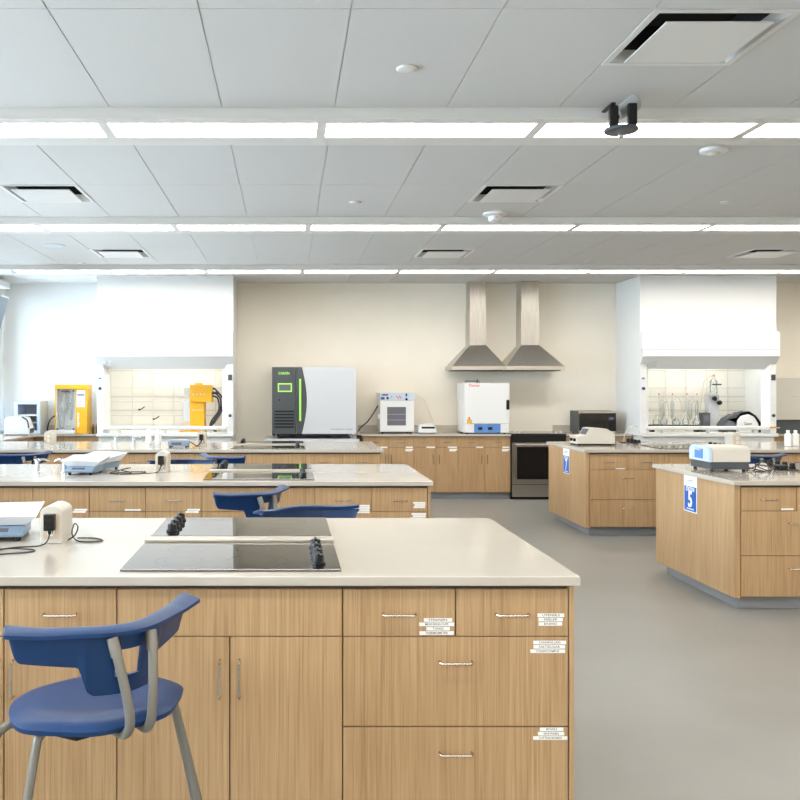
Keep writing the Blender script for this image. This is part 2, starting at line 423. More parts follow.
# ------------------------------------------------------------------ islands
TOPZ, TTH = .914, .032
CW = .3935
ZR = dict(d0=.7025, d1=.865, b0=.389, b1=.699, c0=.10, c1=.384)
def handle_h(p, x, z, L=.112):
    h = L/2
    MB().tube([(x-h, 0, z), (x-h, -.022, z), (x-h+.006, -.030, z), (x+h-.006, -.030, z), (x+h, -.022, z), (x+h, 0, z)], .0045, 0, 8).build('handle', 'nickel', p)
def handle_v(p, x, z, L=.128):
    h = L/2
    MB().tube([(x, 0, z-h), (x, -.022, z-h), (x, -.030, z-h+.006), (x, -.030, z+h-.006), (x, -.022, z+h), (x, 0, z+h)], .0045, 0, 8).build('handle', 'nickel', p)
G = .0022
def front(t, name, x0, x1, z0, z1):
    return MB().box(x0+G, x1-G, .0, .02, z0, z1, 0, .001, 1).build(name, 'wood', t)
STRIPS = {}
def strips(p, xr, ztop, items, h=.0125, pitch=.0152):
    """white label strips stuck on a drawer; items = (right offset, width, words)"""
    for i, (dx, w, words) in enumerate(items):
        b = MB(); zc = ztop - pitch*i
        b.box(xr-dx-w, xr-dx, -.0008, 0, zc-h, zc, 0)
        if words: b.text(words, .0105, (xr-dx-w/2, -.0012, zc-h/2), m=1, width=min(w*.66, .0076*len(words)), bold=.0001)
        b.build('label_strip', ['paper', 'ink'], p)
def cabinet(name, lab, loc, kind, depth=1.27, panel=None, group=None, lbl=None, kick=.075):
    """double unit 2*CW wide, face at local y=0 facing -y; local x from 0"""
    t = thing(name, lab, 'cabinet', loc, 0, group)
    W = 2*CW
    MB().box(0, W, .021, depth, .10, TOPZ-TTH, 0).build('carcass', 'carc', t)
    MB().box(.06 if panel == 'left' else 0, W-.06 if panel == 'right' else W, kick, depth-kick, 0, .10).build('plinth', 'kick', t)
    lbl = lbl or {}
    def dr(key, x0, x1, z0, z1, hx=None, hz=None):
        d = front(t, 'drawer', x0, x1, z0, z1)
        if hx is not None: handle_h(d, hx, hz)
        if key in lbl: strips(d, x1-.004, lbl[key][0], lbl[key][1])
        return d
    if kind in ('drawers',):
        dr('a', 0, CW, ZR['d0'], ZR['d1'], CW/2, .780); dr('b', CW, W, ZR['d0'], ZR['d1'], CW*1.5, .780)
        dr('c', 0, W, ZR['b0'], ZR['b1'], W/2, .614); dr('d', 0, W, ZR['c0'], ZR['c1'], W/2, .297)
    elif kind == 'doors':
        dr('a', 0, CW, ZR['d0'], ZR['d1'], CW/2, .780); dr('b', CW, W, ZR['d0'], ZR['d1'], CW*1.5, .780)
        for x0, x1, hx in ((0, CW, CW-.034), (CW, W, CW+.034)):
            d = front(t, 'door', x0, x1, ZR['c0'], ZR['b1']); handle_v(d, hx, .556)
    elif kind == 'sink':
        front(t, 'false_front', 0, W, ZR['d0'], ZR['d1'])
        for x0, x1, hx in ((0, CW, CW-.034), (CW, W, CW+.034)):
            d = front(t, 'door', x0, x1, ZR['c0'], ZR['b1']); handle_v(d, hx, .556)
    if panel == 'right': MB().box(W+.002, W+.020, .0, depth, .0865, TOPZ-TTH, 0, .001, 1).build('end_panel', 'wood', t)
    if panel == 'left': MB().box(-.042, -.003, .0, depth, .0865, TOPZ-TTH, 0, .001, 1).build('end_panel', 'wood', t)
    if panel == 'left': MB().box(-.042+.06, .06, kick, depth-kick, 0, .0865).build('end_plinth', 'kick', t)
    return t
full = {'a': (.7645, [(.008, .099, 'STRAINERS'), (.001, .122, 'MEASURING CUPS'), (.016, .082, 'TONGS'), (.003, .119, 'THERMOMETER')]),
        'b': (.781, [(.011, .093, 'UTENSILS'), (.016, .085, 'PEELER'), (.018, .082, 'KNIVES')]),
        'c': (.686, [(.005, .114, 'CANNING JARS'), (.008, .110, 'SALT/SUGAR'), (.008, .121, 'STUDENTS SAMPLES')]),
        'd': (.3835, [(.014, .082, 'BOWLS'), (.011, .091, 'SKEWERS'), (.0, .119, 'CUTTING BOARDS')])}
near2 = {'a': (.748, [(.008, .07, ''), (.006, .10, ''), (.008, .07, ''), (.006, .10, '')]),
         'b': (.768, [(.012, .085, ''), (.012, .075, ''), (.014, .08, '')]), 'c': (.69, [(.008, .10, ''), (.01, .09, ''), (.008, .11, '')])}
near3 = {'a': (.726, [(.012, .10, ''), (.008, .09, '')]), 'b': (.740, [(.010, .09, ''), (.012, .09, ''), (.010, .08, '')])}
small = {'a': (.719, [(.02, .10, '')]), 'b': (.735, [(.01, .08, ''), (.0, .09, '')])}
sm1 = {'a': (.7185, [(.03, .11, '')]), 'b': (.72, [(.01, .09, ''), (.02, .09, '')]), 'c': (.695, [(.012, .08, '')])}
ISL = {'n': (3.0, 'nearest island'), 'm': (6.03, 'second island'), 'f': (9.10, 'third island')}
XE = .981
DEP = 1.35
def worktop(lab, x0, x1, y0, depth=DEP):
    return tag(MB().box(x0, x1, y0, y0+depth, TOPZ-TTH, TOPZ, 0, .003, 2).build('worktop', 'top'), lab, 'worktop', 'pale stone worktops')
for key, (y, nm) in ISL.items():
    yf = y + .025
    grp = 'oak cabinets of the %s' % nm
    cabinet('drawer_cabinet', 'oak cabinet of four drawers with label strips at the right end of %s' % nm, (XE-2*CW, yf, 0), 'drawers', 1.295, 'right', grp, {'n': full, 'm': near2, 'f': near3}[key])
    cabinet('cooktop_cabinet', 'oak two-door cabinet with blank front below the cooktop of the %s' % nm, (XE-4*CW, yf, 0), 'sink', 1.295, None, grp)
    cabinet('base_cabinet', 'oak cabinet with two drawers left of the cooktop cabinet, %s' % nm, (XE-6*CW, yf, 0), 'doors', 1.295, None, grp, sm1)
    cabinet('base_cabinet', 'oak cabinet with two drawers, second left of the cooktop cabinet, %s' % nm, (XE-8*CW, yf, 0), 'doors', 1.295, None, grp, sm1)
    cabinet('base_cabinet', 'oak cabinet with two drawers, third left of the cooktop cabinet, %s' % nm, (XE-10*CW, yf, 0), 'doors', 1.295, None, grp)
    cabinet('base_cabinet', 'oak cabinet hidden at the window end of the %s' % nm, (XE-12*CW, yf, 0), 'doors', 1.295, None, grp)
    worktop('pale stone worktop of the %s' % nm, XE-12*CW-.03, XE+.035, y)
XRI = 3.180
RISL = {'5': (6.06, 'the nearer right-hand island'), '7': (9.09, 'the farther right-hand island')}
for key, (y, nm) in RISL.items():
    yf = y + .025; grp = 'oak cabinets of ' + nm
    cabinet('drawer_cabinet', 'oak cabinet of four drawers at the left end of %s' % nm, (XRI, yf, 0), 'drawers', 1.295, 'left', grp, small if key == '7' else {'a': (.719, [(.02, .085, '')]), 'b': (.735, [(.01, .08, '')])})
    cabinet('cooktop_cabinet', 'oak cabinet with blank front and two doors, second in %s' % nm, (XRI+2*CW, yf, 0), 'sink', 1.295, None, grp)
    cabinet('base_cabinet', 'oak cabinet with two drawers, third in %s' % nm, (XRI+4*CW, yf, 0), 'doors', 1.295, None, grp)
    cabinet('base_cabinet', 'oak cabinet with two drawers, fourth in %s' % nm, (XRI+6*CW, yf, 0), 'doors', 1.295, None, grp)
    worktop('pale stone worktop of %s' % nm, XRI-.062, XRI+8*CW+.03, y)

# cooktops: two back to back with a steel bar between, every island
def make_cooktop(lab, loc, rz):
    t = thing('cooktop', lab, 'cooktop', loc, rz, 'black glass cooktops')
    b = MB(); b.box(-.393, .393, 0, .53, 0, .009, 0, .002, 2)
    for (x, y, r) in ((-.2, .15, .09), (-.2, .38, .075), (.09, .15, .115), (.07, .39, .075)):
        b.ringflat((x, y, .0093), r-.0012, r, 1); b.ringflat((x, y, .0093), r*.62-.0008, r*.62, 1)
    b.build('glass_panel', ['blackglass', 'ring'], t)
    for i in range(4):
        b = MB(); c = (.315, .10+.105*i, .009)
        b.lathe([(.026, 0), (.026, .006), (.021, .010), (.020, .030), (.017, .034)], c, 0, 20)
        b.box(c[0]-.0055, c[0]+.0055, c[1]-.024, c[1]+.024, c[2]+.012, c[2]+.040, 0, .002, 1)
        b.build('knob', 'black', t)
    return t
cx0 = -.2
proto = None; rail = None
spots = [(cx0, ISL['n'][0], 'nearest island'), (cx0, ISL['m'][0], 'second island'), (cx0, ISL['f'][0], 'third island'),
         (XRI+3*CW, RISL['5'][0], 'nearer right-hand island'), (XRI+3*CW, RISL['7'][0], 'farther right-hand island')]
for (x, y, nm) in spots:
    l1 = 'black glass cooktop in front of the steel bar on the %s' % nm; l2 = 'black glass cooktop behind the steel bar on the %s' % nm
    p1, p2 = (x, y+.08, TOPZ), (x, y+1.305, TOPZ)
    if proto is None: proto = make_cooktop(l1, p1, 0)
    else: dup(proto, p1, 0, l1)
    dup(proto, p2, PI, l2)
    lr = 'long steel bar between the two cooktops of the %s' % nm
    if rail is None:
        rail = tag(MB().box(-.396, .396, -.04, .04, 0, .02, 0, .004, 2).build('utility_rail', 'steel', loc=(x, y+.665, TOPZ)), lr, 'steel bar', 'steel bars between cooktops')
    else:
        r2 = rail.copy(); COL.objects.link(r2); r2.location = (x, y+.665, TOPZ); r2['label'] = lr

# ------------------------------------------------------------------ stools
def make_stool(lab, loc, rz, group):
    t = thing('stool', lab, 'chair', loc, rz, group)
    SZ = .667
    pts = [(0,-.232), (.11,-.222), (.188,-.163), (.270,-.068), (.255,.05), (.195,.15), (.11,.212), (0,.226)]
    pts = pts + [(-x, y) for x, y in pts[-2:0:-1]]
    n = len(pts); out = []
    for i in range(n):
        p0, p1, p2, p3 = (Vector(pts[(i+k-1) % n]) for k in range(4))
        for k in range(5):
            u = k/5
            out.append(.5*((2*p1)+(p2-p0)*u+(2*p0-5*p1+4*p2-p3)*u*u+(3*p1-p0-3*p2+p3)*u**3))
    b = MB(); bm = b.bm; N = len(out)
    rad = [.12, .35, .58, .76, .88, .95, 1.0]
    def zt(x, y, r): return SZ + .012*r*r - .004 - (.026*((r-.70)/.30)**2 if r > .70 else 0) - (.018*((y-.12)/.12)**2 if y > .12 else 0)
    up, dn = [], []
    for r in rad:
        up.append([bm.verts.new((p.x*r*.955, p.y*r+.005, zt(p.x*r, p.y*r, r))) for p in out])
        rr = r if r < 1 else .992
        dn.append([bm.verts.new((p.x*rr*.955, p.y*rr+.005, zt(p.x*rr, p.y*rr, r)-.013)) for p in out])
    def q(A, B, flip=False):
        for k in range(N):
            f = (A[k], A[(k+1) % N], B[(k+1) % N], B[k]); bm.faces.new(f[::-1] if flip else f)
    for i in range(len(rad)-1): q(up[i+1], up[i], True); q(dn[i+1], dn[i])
    bm.faces.new(up[0]); bm.faces.new(dn[0][::-1]); q(up[-1], dn[-1], True)
    bmesh.ops.recalc_face_normals(bm, faces=bm.faces)
    b.build('seat', 'blue', t, 50)
    b = MB(); b.prism([(-.15,-.17), (.15,-.17), (.20,-.05), (.17,.12), (-.17,.12), (-.20,-.05)], SZ-.050, SZ-.022, 'Z', 0, .008)
    b.build('under_tray', 'black', t)
    # backrest shell with a lip along its top edge
    ZT = .907
    HCH = .285
    def arc(s):
        x = HCH*math.sin(s*1.18)/math.sin(1.18)
        return x, -.188 + .160*(math.sqrt((x/HCH)**2+.09)-.3)/.744
    def nrm(s):
        a, c = arc(s-.01), arc(s+.01); d = Vector((c[0]-a[0], c[1]-a[1])).normalized(); return Vector((d.y, -d.x))
    def drop(s):
        a = abs(s)
        if a < .25: return .180
        if a < .29: return .180 - .010*((a-.25)/.04)**2
        if a < .37: k = (a-.29)/.08; k = k*k*(3-2*k); return .170*(1-k) + .098*k
        if a < .80: return .098 - .014*(a-.37)/.43
        k = (a-.80)/.18; return max(.012, .084*(1-min(k,1)**2.4))
    ss = [-1+.02*i for i in range(101)]
    ss = sorted(set([round(s, 3) for s in ss] + [-.11, .11, -.26, .26, -.31, .31, -.98, .98, -.95, .95]))
    tt = [0, .14, .30, .38, .46, .56, .64, .72, .82, .92, 1.0]
    b = MB(); bm = b.bm
    def pt(s, k, off):
        x, y = arc(s); nn = nrm(s); d = drop(s)*k
        lean = .020*(1-k) - .012*k*(1 if abs(s) < .3 else .4)
        return (x + nn.x*(off+lean*.8), y + nn.y*(off+lean*.8), ZT-.006-d)
    TH = .010
    I = [[bm.verts.new(pt(s, k, -TH)) for k in tt] for s in ss]; O = [[bm.verts.new(pt(s, k, 0)) for k in tt] for s in ss]
    keep = {}
    for i in range(len(ss)-1):
        for j in range(len(tt)-1):
            mid = (ss[i]+ss[i+1])/2
            keep[i, j] = not (abs(mid) < .11 and .30 <= tt[j] < .72)
    for (i, j), kq in keep.items():
        if not kq: continue
        bm.faces.new((I[i][j], I[i+1][j], I[i+1][j+1], I[i][j+1])); bm.faces.new((O[i][j+1], O[i+1][j+1], O[i+1][j], O[i][j]))
        for (di, dj, e) in ((-1, 0, ((i, j), (i, j+1))), (1, 0, ((i+1, j+1), (i+1, j))), (0, -1, ((i+1, j), (i, j))), (0, 1, ((i, j+1), (i+1, j+1)))):
            if not keep.get((i+di, j+dj), False):
                (a, c), (d_, e_) = e
                try: bm.faces.new((I[a][c], I[d_][e_], O[d_][e_], O[a][c]))
                except ValueError: pass
    # lip
    def lip(s):
        x, y = arc(s); nn = nrm(s); a = abs(s)
        w = .052 + .022*max(0, (a-.35)/.65)**1.3
        if a > .93: w *= 1 - .35*((a-.93)/.07)**2
        i0 = Vector((x, y)) - nn*.012; i1 = Vector((x, y)) + nn*(w-.012)
        zz = ZT + .010*max(0, (a-.6)/.4)
        return [(i0.x, i0.y, zz+.006), (i0.x*.5+i1.x*.5, i0.y*.5+i1.y*.5, zz+.010), (i1.x, i1.y, zz-.002), (i1.x, i1.y, zz-.012), (i0.x*.5+i1.x*.5, i0.y*.5+i1.y*.5, zz-.012), (i0.x, i0.y, zz-.008)]
    LR = [[bm.verts.new(p) for p in lip(s)] for s in ss]
    for A, B in zip(LR, LR[1:]):
        for k in range(6): bm.faces.new((A[k], A[(k+1) % 6], B[(k+1) % 6], B[k]))
    bm.faces.new(LR[0][::-1]); bm.faces.new(LR[-1])
    bmesh.ops.recalc_face_normals(bm, faces=bm.faces)
    b.build('backrest', 'blue', t, 40)
    for sx in (-1, 1):
        b = MB()
        b.tube([(sx*.060, -.205, .886), (sx*.056, -.222, .845), (sx*.047, -.240, .78), (sx*.038, -.252, .715), (sx*.033, -.252, .660), (sx*.033, -.230, .629), (sx*.036, -.19, .623), (sx*.045, -.06, .623)],
               .0135, 0, 12, 5)
        b.tube([(sx*.0603, -.204, .888), (sx*.0556, -.2225, .84)], .0165, 0, 12)
        b.build('back_post', 'post', t)
    for sx in (-1, 1):
        MB().tube([(sx*.10, -.070, .630), (sx*.18, -.073, .634), (sx*.21, -.077, .620), (sx*.226, -.082, .58), (sx*.290, -.110, .29), (sx*.347, -.138, 0)],
                  .0125, 0, 12, 5).build('leg', 'post', t)
        MB().tube([(sx*.10, .04, .628), (sx*.20, .042, .632), (sx*.262, .044, .620), (sx*.288, .048, .58), (sx*.372, .065, .29), (sx*.442, .08, 0)],
                  .0125, 0, 12, 5).build('leg', 'post', t)
    return t
grp = 'blue stools'
st = make_stool('blue stool with grey legs in front of the nearest island', (-.560, 2.553, 0), math.radians(40), grp)
for (x, y, a, lab) in ((-.266, 5.56, 43, 'blue stool in front of the second island, seen from behind'),
                       (.14, 4.61, 203, 'blue stool tucked behind the nearest island, only its top rail showing'),
                       (-.575, 8.36, -43, 'blue stool before the third island, behind the second cooktop'),
                       (-2.655, 8.64, 40, 'blue stool at the left edge before the third island'),
                       (-.93, 7.68, 190, 'blue stool tucked behind the second island, a sliver showing beside the white pedestal'),
                       (4.56, 8.5, 8, 'blue stool behind the white reader on the 5 sign island')):
    dup(st, (x, y, 0), math.radians(a), lab, grp)

# ------------------------------------------------------------------ signs
def sign(num, y0, lab):
    t = thing('station_sign', lab, 'sign', (XRI-.0425, y0+.12, .74), -PI/2, 'blue station signs')
    w, h = .108, .142
    MB().box(-w, w, -.0015, 0, -h, h, 0).build('sheet', 'paper', t)
    b = MB(); b.face([(-w+.008, -.0022, -h+.008), (w-.008, -.0022, -h+.008), (w-.008, -.0022, h-.085), (-w+.008, -.0022, h-.085)]); b.build('blue_field', 'signblue', t)
    b = MB()
    b.text('STATION', .044, (0, -.003, .034), m=0, width=.14, bold=.0015)
    b.text(num, .172, (0, -.003, -.048), m=0, width=.068, bold=.005)
    b.box(-.062, .062, -.003, -.0028, -.121, -.114, 0)
    b.face([(-.055, -.0025, .087), (-.045, -.0025, .087), (-.045, -.0025, .108), (-.055, -.0025, .108)], 1)
    for (x0, x1, z0, z1) in ((-.037, .055, .099, .107), (-.037, .04, .087, .092)): b.face([(x0, -.0025, z0), (x1, -.0025, z0), (x1, -.0025, z1), (x0, -.0025, z1)], 1)
    b.build('lettering', ['paper', 'greyink'], t)
sign('5', RISL['5'][0]+.57, 'blue and white station 5 sign on the oak end panel')
sign('7', RISL['7'][0]+.54, 'blue and white station 7 sign on the oak end panel')

# ------------------------------------------------------------------ things on the islands
def make_pedestal(lab, loc, rz, adapter=True):
    t = thing('outlet_pedestal', lab, 'power outlet', loc, rz, 'white outlet pedestals')
    out = [(-.048, 0), (.048, 0), (.048, .125)] + [(.048*math.cos(a), .125+.034*math.sin(a)) for a in [PI*k/8 for k in range(1, 8)]] + [(-.048, .125)]
    MB().prism(out, 0, .17, 'Y', 0, .006).build('housing', 'cream', t)
    MB().box(-.034, .034, -.005, 0, .022, .128, 0, .003).build('outlet_plate', 'oatmeal', t)
    b = MB()
    for z in (.05, .098):
        b.cyl((0, -.0065, z), .017, .0015, 0, 20, 'Y')
        b.box(-.008, -.005, -.008, -.006, z-.005, z+.006, 1); b.box(.005, .008, -.008, -.006, z-.005, z+.006, 1)
    b.build('socket', ['white', 'ink'], t)
    return t
pd = make_pedestal('cream outlet pedestal with a black plug on the nearest island', (wx(51, 3.627), 3.63, TOPZ), 0)
for (px, Y, a, lab) in ((161.5, 6.68, 0, 'cream outlet pedestal with a plug on the second island'), (201.5, 9.72, 0, 'cream outlet pedestal beside the small scale on the third island'),
                        (48.5, 9.85, 0, 'cream outlet pedestal at the left on the third island, below the yellow still'), (737, 9.45, 0, 'cream outlet pedestal on the 7 sign island')):
    dup(pd, (wx(px, Y), Y, TOPZ), a, lab)
def plug(loc, lab):
    t = thing('power_adapter', lab, 'plug', loc, 0, 'black plug-in adapters')
    b = MB(); b.box(-.022, .022, -.034, 0, -.034, .034, 0, .004); b.build('adapter_body', 'black', t)
    MB().lathe([(.006, -.05), (.008, -.034)], (0, -.017, 0), 0, 12).build('strain_relief', 'black', t)
    return t
p0 = plug((wx(51, 3.627), 3.63-.0085, TOPZ+.094), 'black adapter plugged into the pedestal on the nearest island')
dup(p0, (wx(161.5, 6.68), 6.68-.0085, TOPZ+.094), 0, 'black adapter plugged into the pedestal on the second island')
dup(p0, (wx(201.5, 9.72), 9.72-.0085, TOPZ+.094), 0, 'black adapter plugged into the pedestal on the third island')
def cord(name, lab, pts, r=.003, group=None, z=None, smooth=6, m='cord'):
    return tag(MB().tube(pts, r, 0, 6, smooth).build(name, m), lab, 'cord', group)
zc = TOPZ+.0035
x0 = wx(51, 3.627)
cord('cord', 'thin black cord looping from the adapter to the scale, nearest island', [(x0, 3.605, TOPZ+.05), (x0-.005, 3.59, TOPZ+.02), (x0-.03, 3.57, zc), (x0-.12, 3.53, zc), (x0-.2, 3.45, zc), (x0-.25, 3.40, zc), (x0-.16, 3.38, zc), (x0-.04, 3.43, zc), (x0-.03, 3.48, zc), (x0-.13, 3.485, zc+.004), (x0-.24, 3.47, zc), (x0-.32, 3.52, zc+.02), (x0-.38, 3.60, zc), (x0-.30, 3.68, zc+.01)], .003, 'black cords')
cord('cord', 'coiled black cord right of the pedestal on the nearest island', [(x0+.048+.004, 3.70, zc), (x0+.08, 3.71, zc+.02), (x0+.085, 3.74, zc+.05), (x0+.065, 3.76, zc+.06), (x0+.06, 3.74, zc+.02), (x0+.10, 3.68, zc), (x0+.17, 3.66, zc), (x0+.20, 3.70, zc), (x0+.15, 3.75, zc), (x0+.09, 3.72, zc+.005), (x0+.13, 3.70, zc+.01)], .003, 'black cords')
x0 = wx(161.5, 6.68)
cord('cord', 'thin black cord trailing from adapter to the scales, second island', [(x0, 6.655, TOPZ+.05), (x0-.03, 6.63, zc), (x0-.15, 6.55, zc), (x0-.28, 6.50, zc), (x0-.22, 6.62, zc), (x0-.32, 6.72, zc+.01), (x0-.26, 6.80, zc+.02), (x0-.38, 6.62, zc), (x0-.34, 6.56, zc), (x0-.25, 6.60, zc+.006), (x0-.12, 6.68, zc)], .004, 'black cords')
x0 = wx(201.5, 9.72)
cord('cord', 'short black cord between the scale and pedestal, third island', [(x0, 9.69, TOPZ+.05), (x0-.04, 9.66, zc), (x0-.10, 9.64, zc+.03), (x0-.14, 9.66, zc+.05), (x0-.16, 9.68, zc)], .006, 'black cords')
def make_scale(lab, loc, rz):
    t = thing('scale', lab, 'scale', loc, rz, 'kitchen scales with trays')
    b = MB(); b.prism([(-.10, .0), (.10, .0), (.10, .045), (.085, .05), (-.085, .05), (-.10, .045)], -.09, .11, 'Y', 0, .006)
    b.prism([(-.17, .018), (-.09, .050), (-.09, .010), (-.165, .008)], -.105, .105, 'X', 0, .003)
    o = b.build('body', 'scaleblue', t)
    o.location = (0, 0, .012)
    b = MB(); b.face([(-.06, -.148, .0395), (.04, -.148, .0395), (.04, -.118, .0515), (-.06, -.118, .0515)], 0)
    b.build('display', 'screen', t)
    for x, y in ((-.08, -.13), (.08, -.13), (-.08, .09), (.08, .09)):
        MB().cyl((x, y, 0), .012, .02, 0, 12).build('foot', 'black', t)
    # boat shaped tray, open at the front
    b = MB(); bm = b.bm
    def ring(w, y0, y1, z): return [bm.verts.new(p) for p in ((-w, y0, z), (w, y0, z), (w, y1, z), (-w, y1, z))]
    A = ring(.105, -.10, .10, .066); B = ring(.150, -.125, .145, .128); C = ring(.156, -.128, .150, .128); D = ring(.109, -.103, .104, .062)
    def q(P, Q, sides):
        for k in sides: bm.faces.new((P[k], P[(k+1) % 4], Q[(k+1) % 4], Q[k]))
    bm.faces.new(A); bm.faces.new(D[::-1])
    for v, zz in ((B[0], .10), (B[1], .10), (C[0], .10), (C[1], .10)): v.co.z = zz
    q(A, B, range(4)); q(C, D, range(4)); q(B, C, range(4))
    bmesh.ops.recalc_face_normals(bm, faces=bm.faces)
    b.build('tray', 'tray', t)
    return t
sc = make_scale('blue-grey scale with translucent tray at the left edge of nearest island', (wx(4, 3.83), 3.83, TOPZ), .15)
dup(sc, (wx(86, 6.62), 6.62, TOPZ), -.12, 'scale with white tray on the second island, the nearer of its two')
dup(sc, (wx(101, 6.93), 6.95, TOPZ), -.35, 'scale with white tray on the second island, the farther of its two')
t = thing('scale', 'small blue-grey scale without tray on the third island', 'scale', (wx(179, 9.56), 9.56, TOPZ), 0, 'kitchen scales with trays')
MB().prism([(-.11, .012), (.11, .012), (.11, .06), (.09, .07), (-.09, .07), (-.11, .06)], -.10, .10, 'Y', 0, .006).build('body', 'scaleblue', t)
MB().box(-.085, .085, -.08, .08, .0705, .078, 0, .003).build('weighing_plate', 'steel', t)
MB().face([(-.07, -.1015, .025), (.04, -.1015, .025), (.04, -.1015, .052), (-.07, -.1015, .052)]).build('display', 'screen', t)
for x, y in ((-.09, -.08), (.09, -.08), (-.09, .08), (.09, .08)): MB().cyl((x, y, 0), .012, .014, 0, 12).build('foot', 'black', t)
# gas taps
def make_tap(lab, loc, rz):
    t = thing('tap', lab, 'tap', loc, rz, 'chrome bench taps')
    MB().lathe([(.028, 0), (.028, .006), (.016, .012), (.015, .075), (.018, .08), (.018, .10), (.01, .108)], m=0, seg=16).build('column', 'chrome', t)
    MB().tube([(.0, 0, .088), (.03, 0, .10), (.06, 0, .098), (.085, 0, .085)], [.008, .008, .007, .006], 0, 10, 4).build('nozzle', 'chrome', t)
    b = MB(); b.box(-.03, .0, -.006, .006, .095, .104, 0, .003); b.build('lever', 'chrome', t)
    return t
tp = make_tap('chrome bench tap on the second island, the left of its two', (wx(37.5, 6.66), 6.66, TOPZ), .2)
for px, Y, a, lab in ((64.5, 6.66, PI-.3, 'chrome bench tap on the second island, the right one beside the scales'), (116, 9.66, .2, 'chrome bench tap on the third island, the left of its two'), (134, 9.66, -.2, 'chrome bench tap on the third island, the right of its two')):
    dup(tp, (wx(px, Y), Y, TOPZ), a, lab)
def make_bottle(lab, loc):
    t = thing('bottle', lab, 'bottle', loc, 0, 'white plastic bottles')
    MB().lathe([(.030, 0), (.036, .004), (.036, .125), (.030, .140), (.016, .148), (.016, .156)], m=0, seg=20).build('body', 'bottle', t)
    MB().cyl((0,0,.156), .019, .022, 0, 16, b=.002).build('cap', 'white', t)
    return t
bt = make_bottle('white bottle on the 7 sign island, the left of its pair', (wx(788, 9.62), 9.62, TOPZ))
dup(bt, (wx(795.5, 9.62), 9.62, TOPZ), 0, 'white bottle on the 7 sign island, the right of its pair')
dup(bt, (wx(149, 9.9), 9.9, TOPZ), 0, 'white bottle on the third island, the left of its pair')
dup(bt, (wx(158.5, 9.85), 9.85, TOPZ), 0, 'white bottle on the third island, the right of its pair')
# plate reader on the 5 island
t = thing('plate_reader', 'white bench reader with blue window on the 5 sign island', 'lab instrument', (3.262, 6.70, TOPZ), 0)
b = MB(); b.box(.006, .31, .006, .33, .018, .075, 0, .006); b.build('base', 'anthracite', t)
for x, y in ((.03, .03), (.28, .03), (.03, .3), (.28, .3)): MB().cyl((x, y, 0), .014, .018, 0, 12).build('foot', 'black', t)
pr = [(.0, .077), (.0, .165), (.012, .186), (.035, .196), (.29, .196), (.312, .186), (.322, .165), (.322, .077)]
b = MB(); b.prism([(y, z) for y, z in ((0, .077), (0, .16), (.02, .186), (.05, .196), (.285, .196), (.315, .186), (.335, .16), (.335, .077))], .022, .318, 'X', 0, .008); b.build('cover', 'cream', t)
b = MB(); b.prism([(y, z) for y, z in ((-.002, .075), (-.002, .16), (.018, .188), (.048, .199), (.287, .199), (.317, .188), (.337, .16), (.337, .075))], -.004, .022, 'X', 0, .006); b.build('end_cap', 'paleblue', t)
b = MB(); b.box(-.0065, -.0035, .10, .235, .095, .172, 0, .001); b.build('window', 'oveblue', t)
MB().box(-.020, -.0065, .125, .215, .158, .168, 0, .002).build('tray_slot', 'cream', t)
# spectrometer on the 7 island
t = thing('spectrometer', 'cream spectrometer with sloped display on the 7 sign island', 'lab instrument', (3.255, 9.74, TOPZ), 0)
b = MB(); b.prism([(0, .018), (0, .10), (.105, .112), (.15, .19), (.19, .195), (.34, .185), (.425, .13), (.43, .018)], 0, .26, 'Y', 0, .006); b.build('housing', 'cream', t)
MB().box(.012, .425, .01, .25, .006, .018).build('base', 'black', t)
for x, y in ((.04, .03), (.39, .03), (.04, .23), (.39, .23)): MB().cyl((x, y, 0), .014, .006, 0, 12).build('foot', 'black', t)
for y in (.06, .17): MB().cyl((-.022, y, .06), .018, .022, 0, 18, 'X').build('knob', 'black', t)
b = MB()
v0, v1 = Vector((.110, 0, .118)), Vector((.146, 0, .182)); nn = Vector((-.0037, 0, .0021))
b.face([tuple(v0+nn+Vector((0, .03, 0))), tuple(v1+nn+Vector((0, .03, 0))), tuple(v1+nn+Vector((0, .23, 0))), tuple(v0+nn+Vector((0, .23, 0)))])
b.build('display', 'screen', t)
# cords and bits on the 5 island
x0, y0 = 3.60, 6.78
cord('cord', 'tangle of black cords right of the white reader, 5 sign island', [(3.585, 6.9, zc+.02), (3.63, 6.88, zc+.07), (3.70, 6.86, zc+.05), (3.66, 6.80, zc), (3.60, 6.80, zc), (3.66, 6.76, zc+.04), (3.74, 6.82, zc+.075), (3.80, 6.84, zc+.03), (3.78, 6.78, zc), (3.70, 6.76, zc), (3.64, 6.90, zc+.03), (3.70, 6.92, zc+.09), (3.78, 6.88, zc+.06), (3.86, 6.82, zc), (3.95, 6.78, zc), (4.1, 6.84, zc)], .0045, 'black cords')
cord('cord', 'loose loop of black cord before the plug, 5 sign island', [(3.62, 6.72, zc), (3.70, 6.70, zc+.004), (3.78, 6.74, zc+.02), (3.80, 6.82, zc+.06), (3.76, 6.86, zc+.075), (3.70, 6.82, zc+.03), (3.74, 6.72, zc)], .0045, 'black cords')
b = MB(); b.box(-.045, .045, -.03, .03, 0, .04, 0, .005); o = b.build('power_adapter', 'black', loc=(3.90, 6.86, TOPZ)); o.rotation_euler = (0, 0, .3); tag(o, 'black power brick right of the cord tangle, 5 sign island', 'plug', 'black plug-in adapters')
t = thing('gooseneck_probe', 'thin bent grey probe standing behind the 7 sign cooktop', 'probe', (3.96, 10.22, TOPZ))
MB().cyl((0,0,0), .03, .012, 0, 16, b=.002).build('base', 'black', t)
MB().tube([(0,0,.012), (.02,0,.10), (.07,0,.17), (.14,0,.20), (.17,0,.18)], .005, 0, 8, 5).build('neck', 'steel', t)

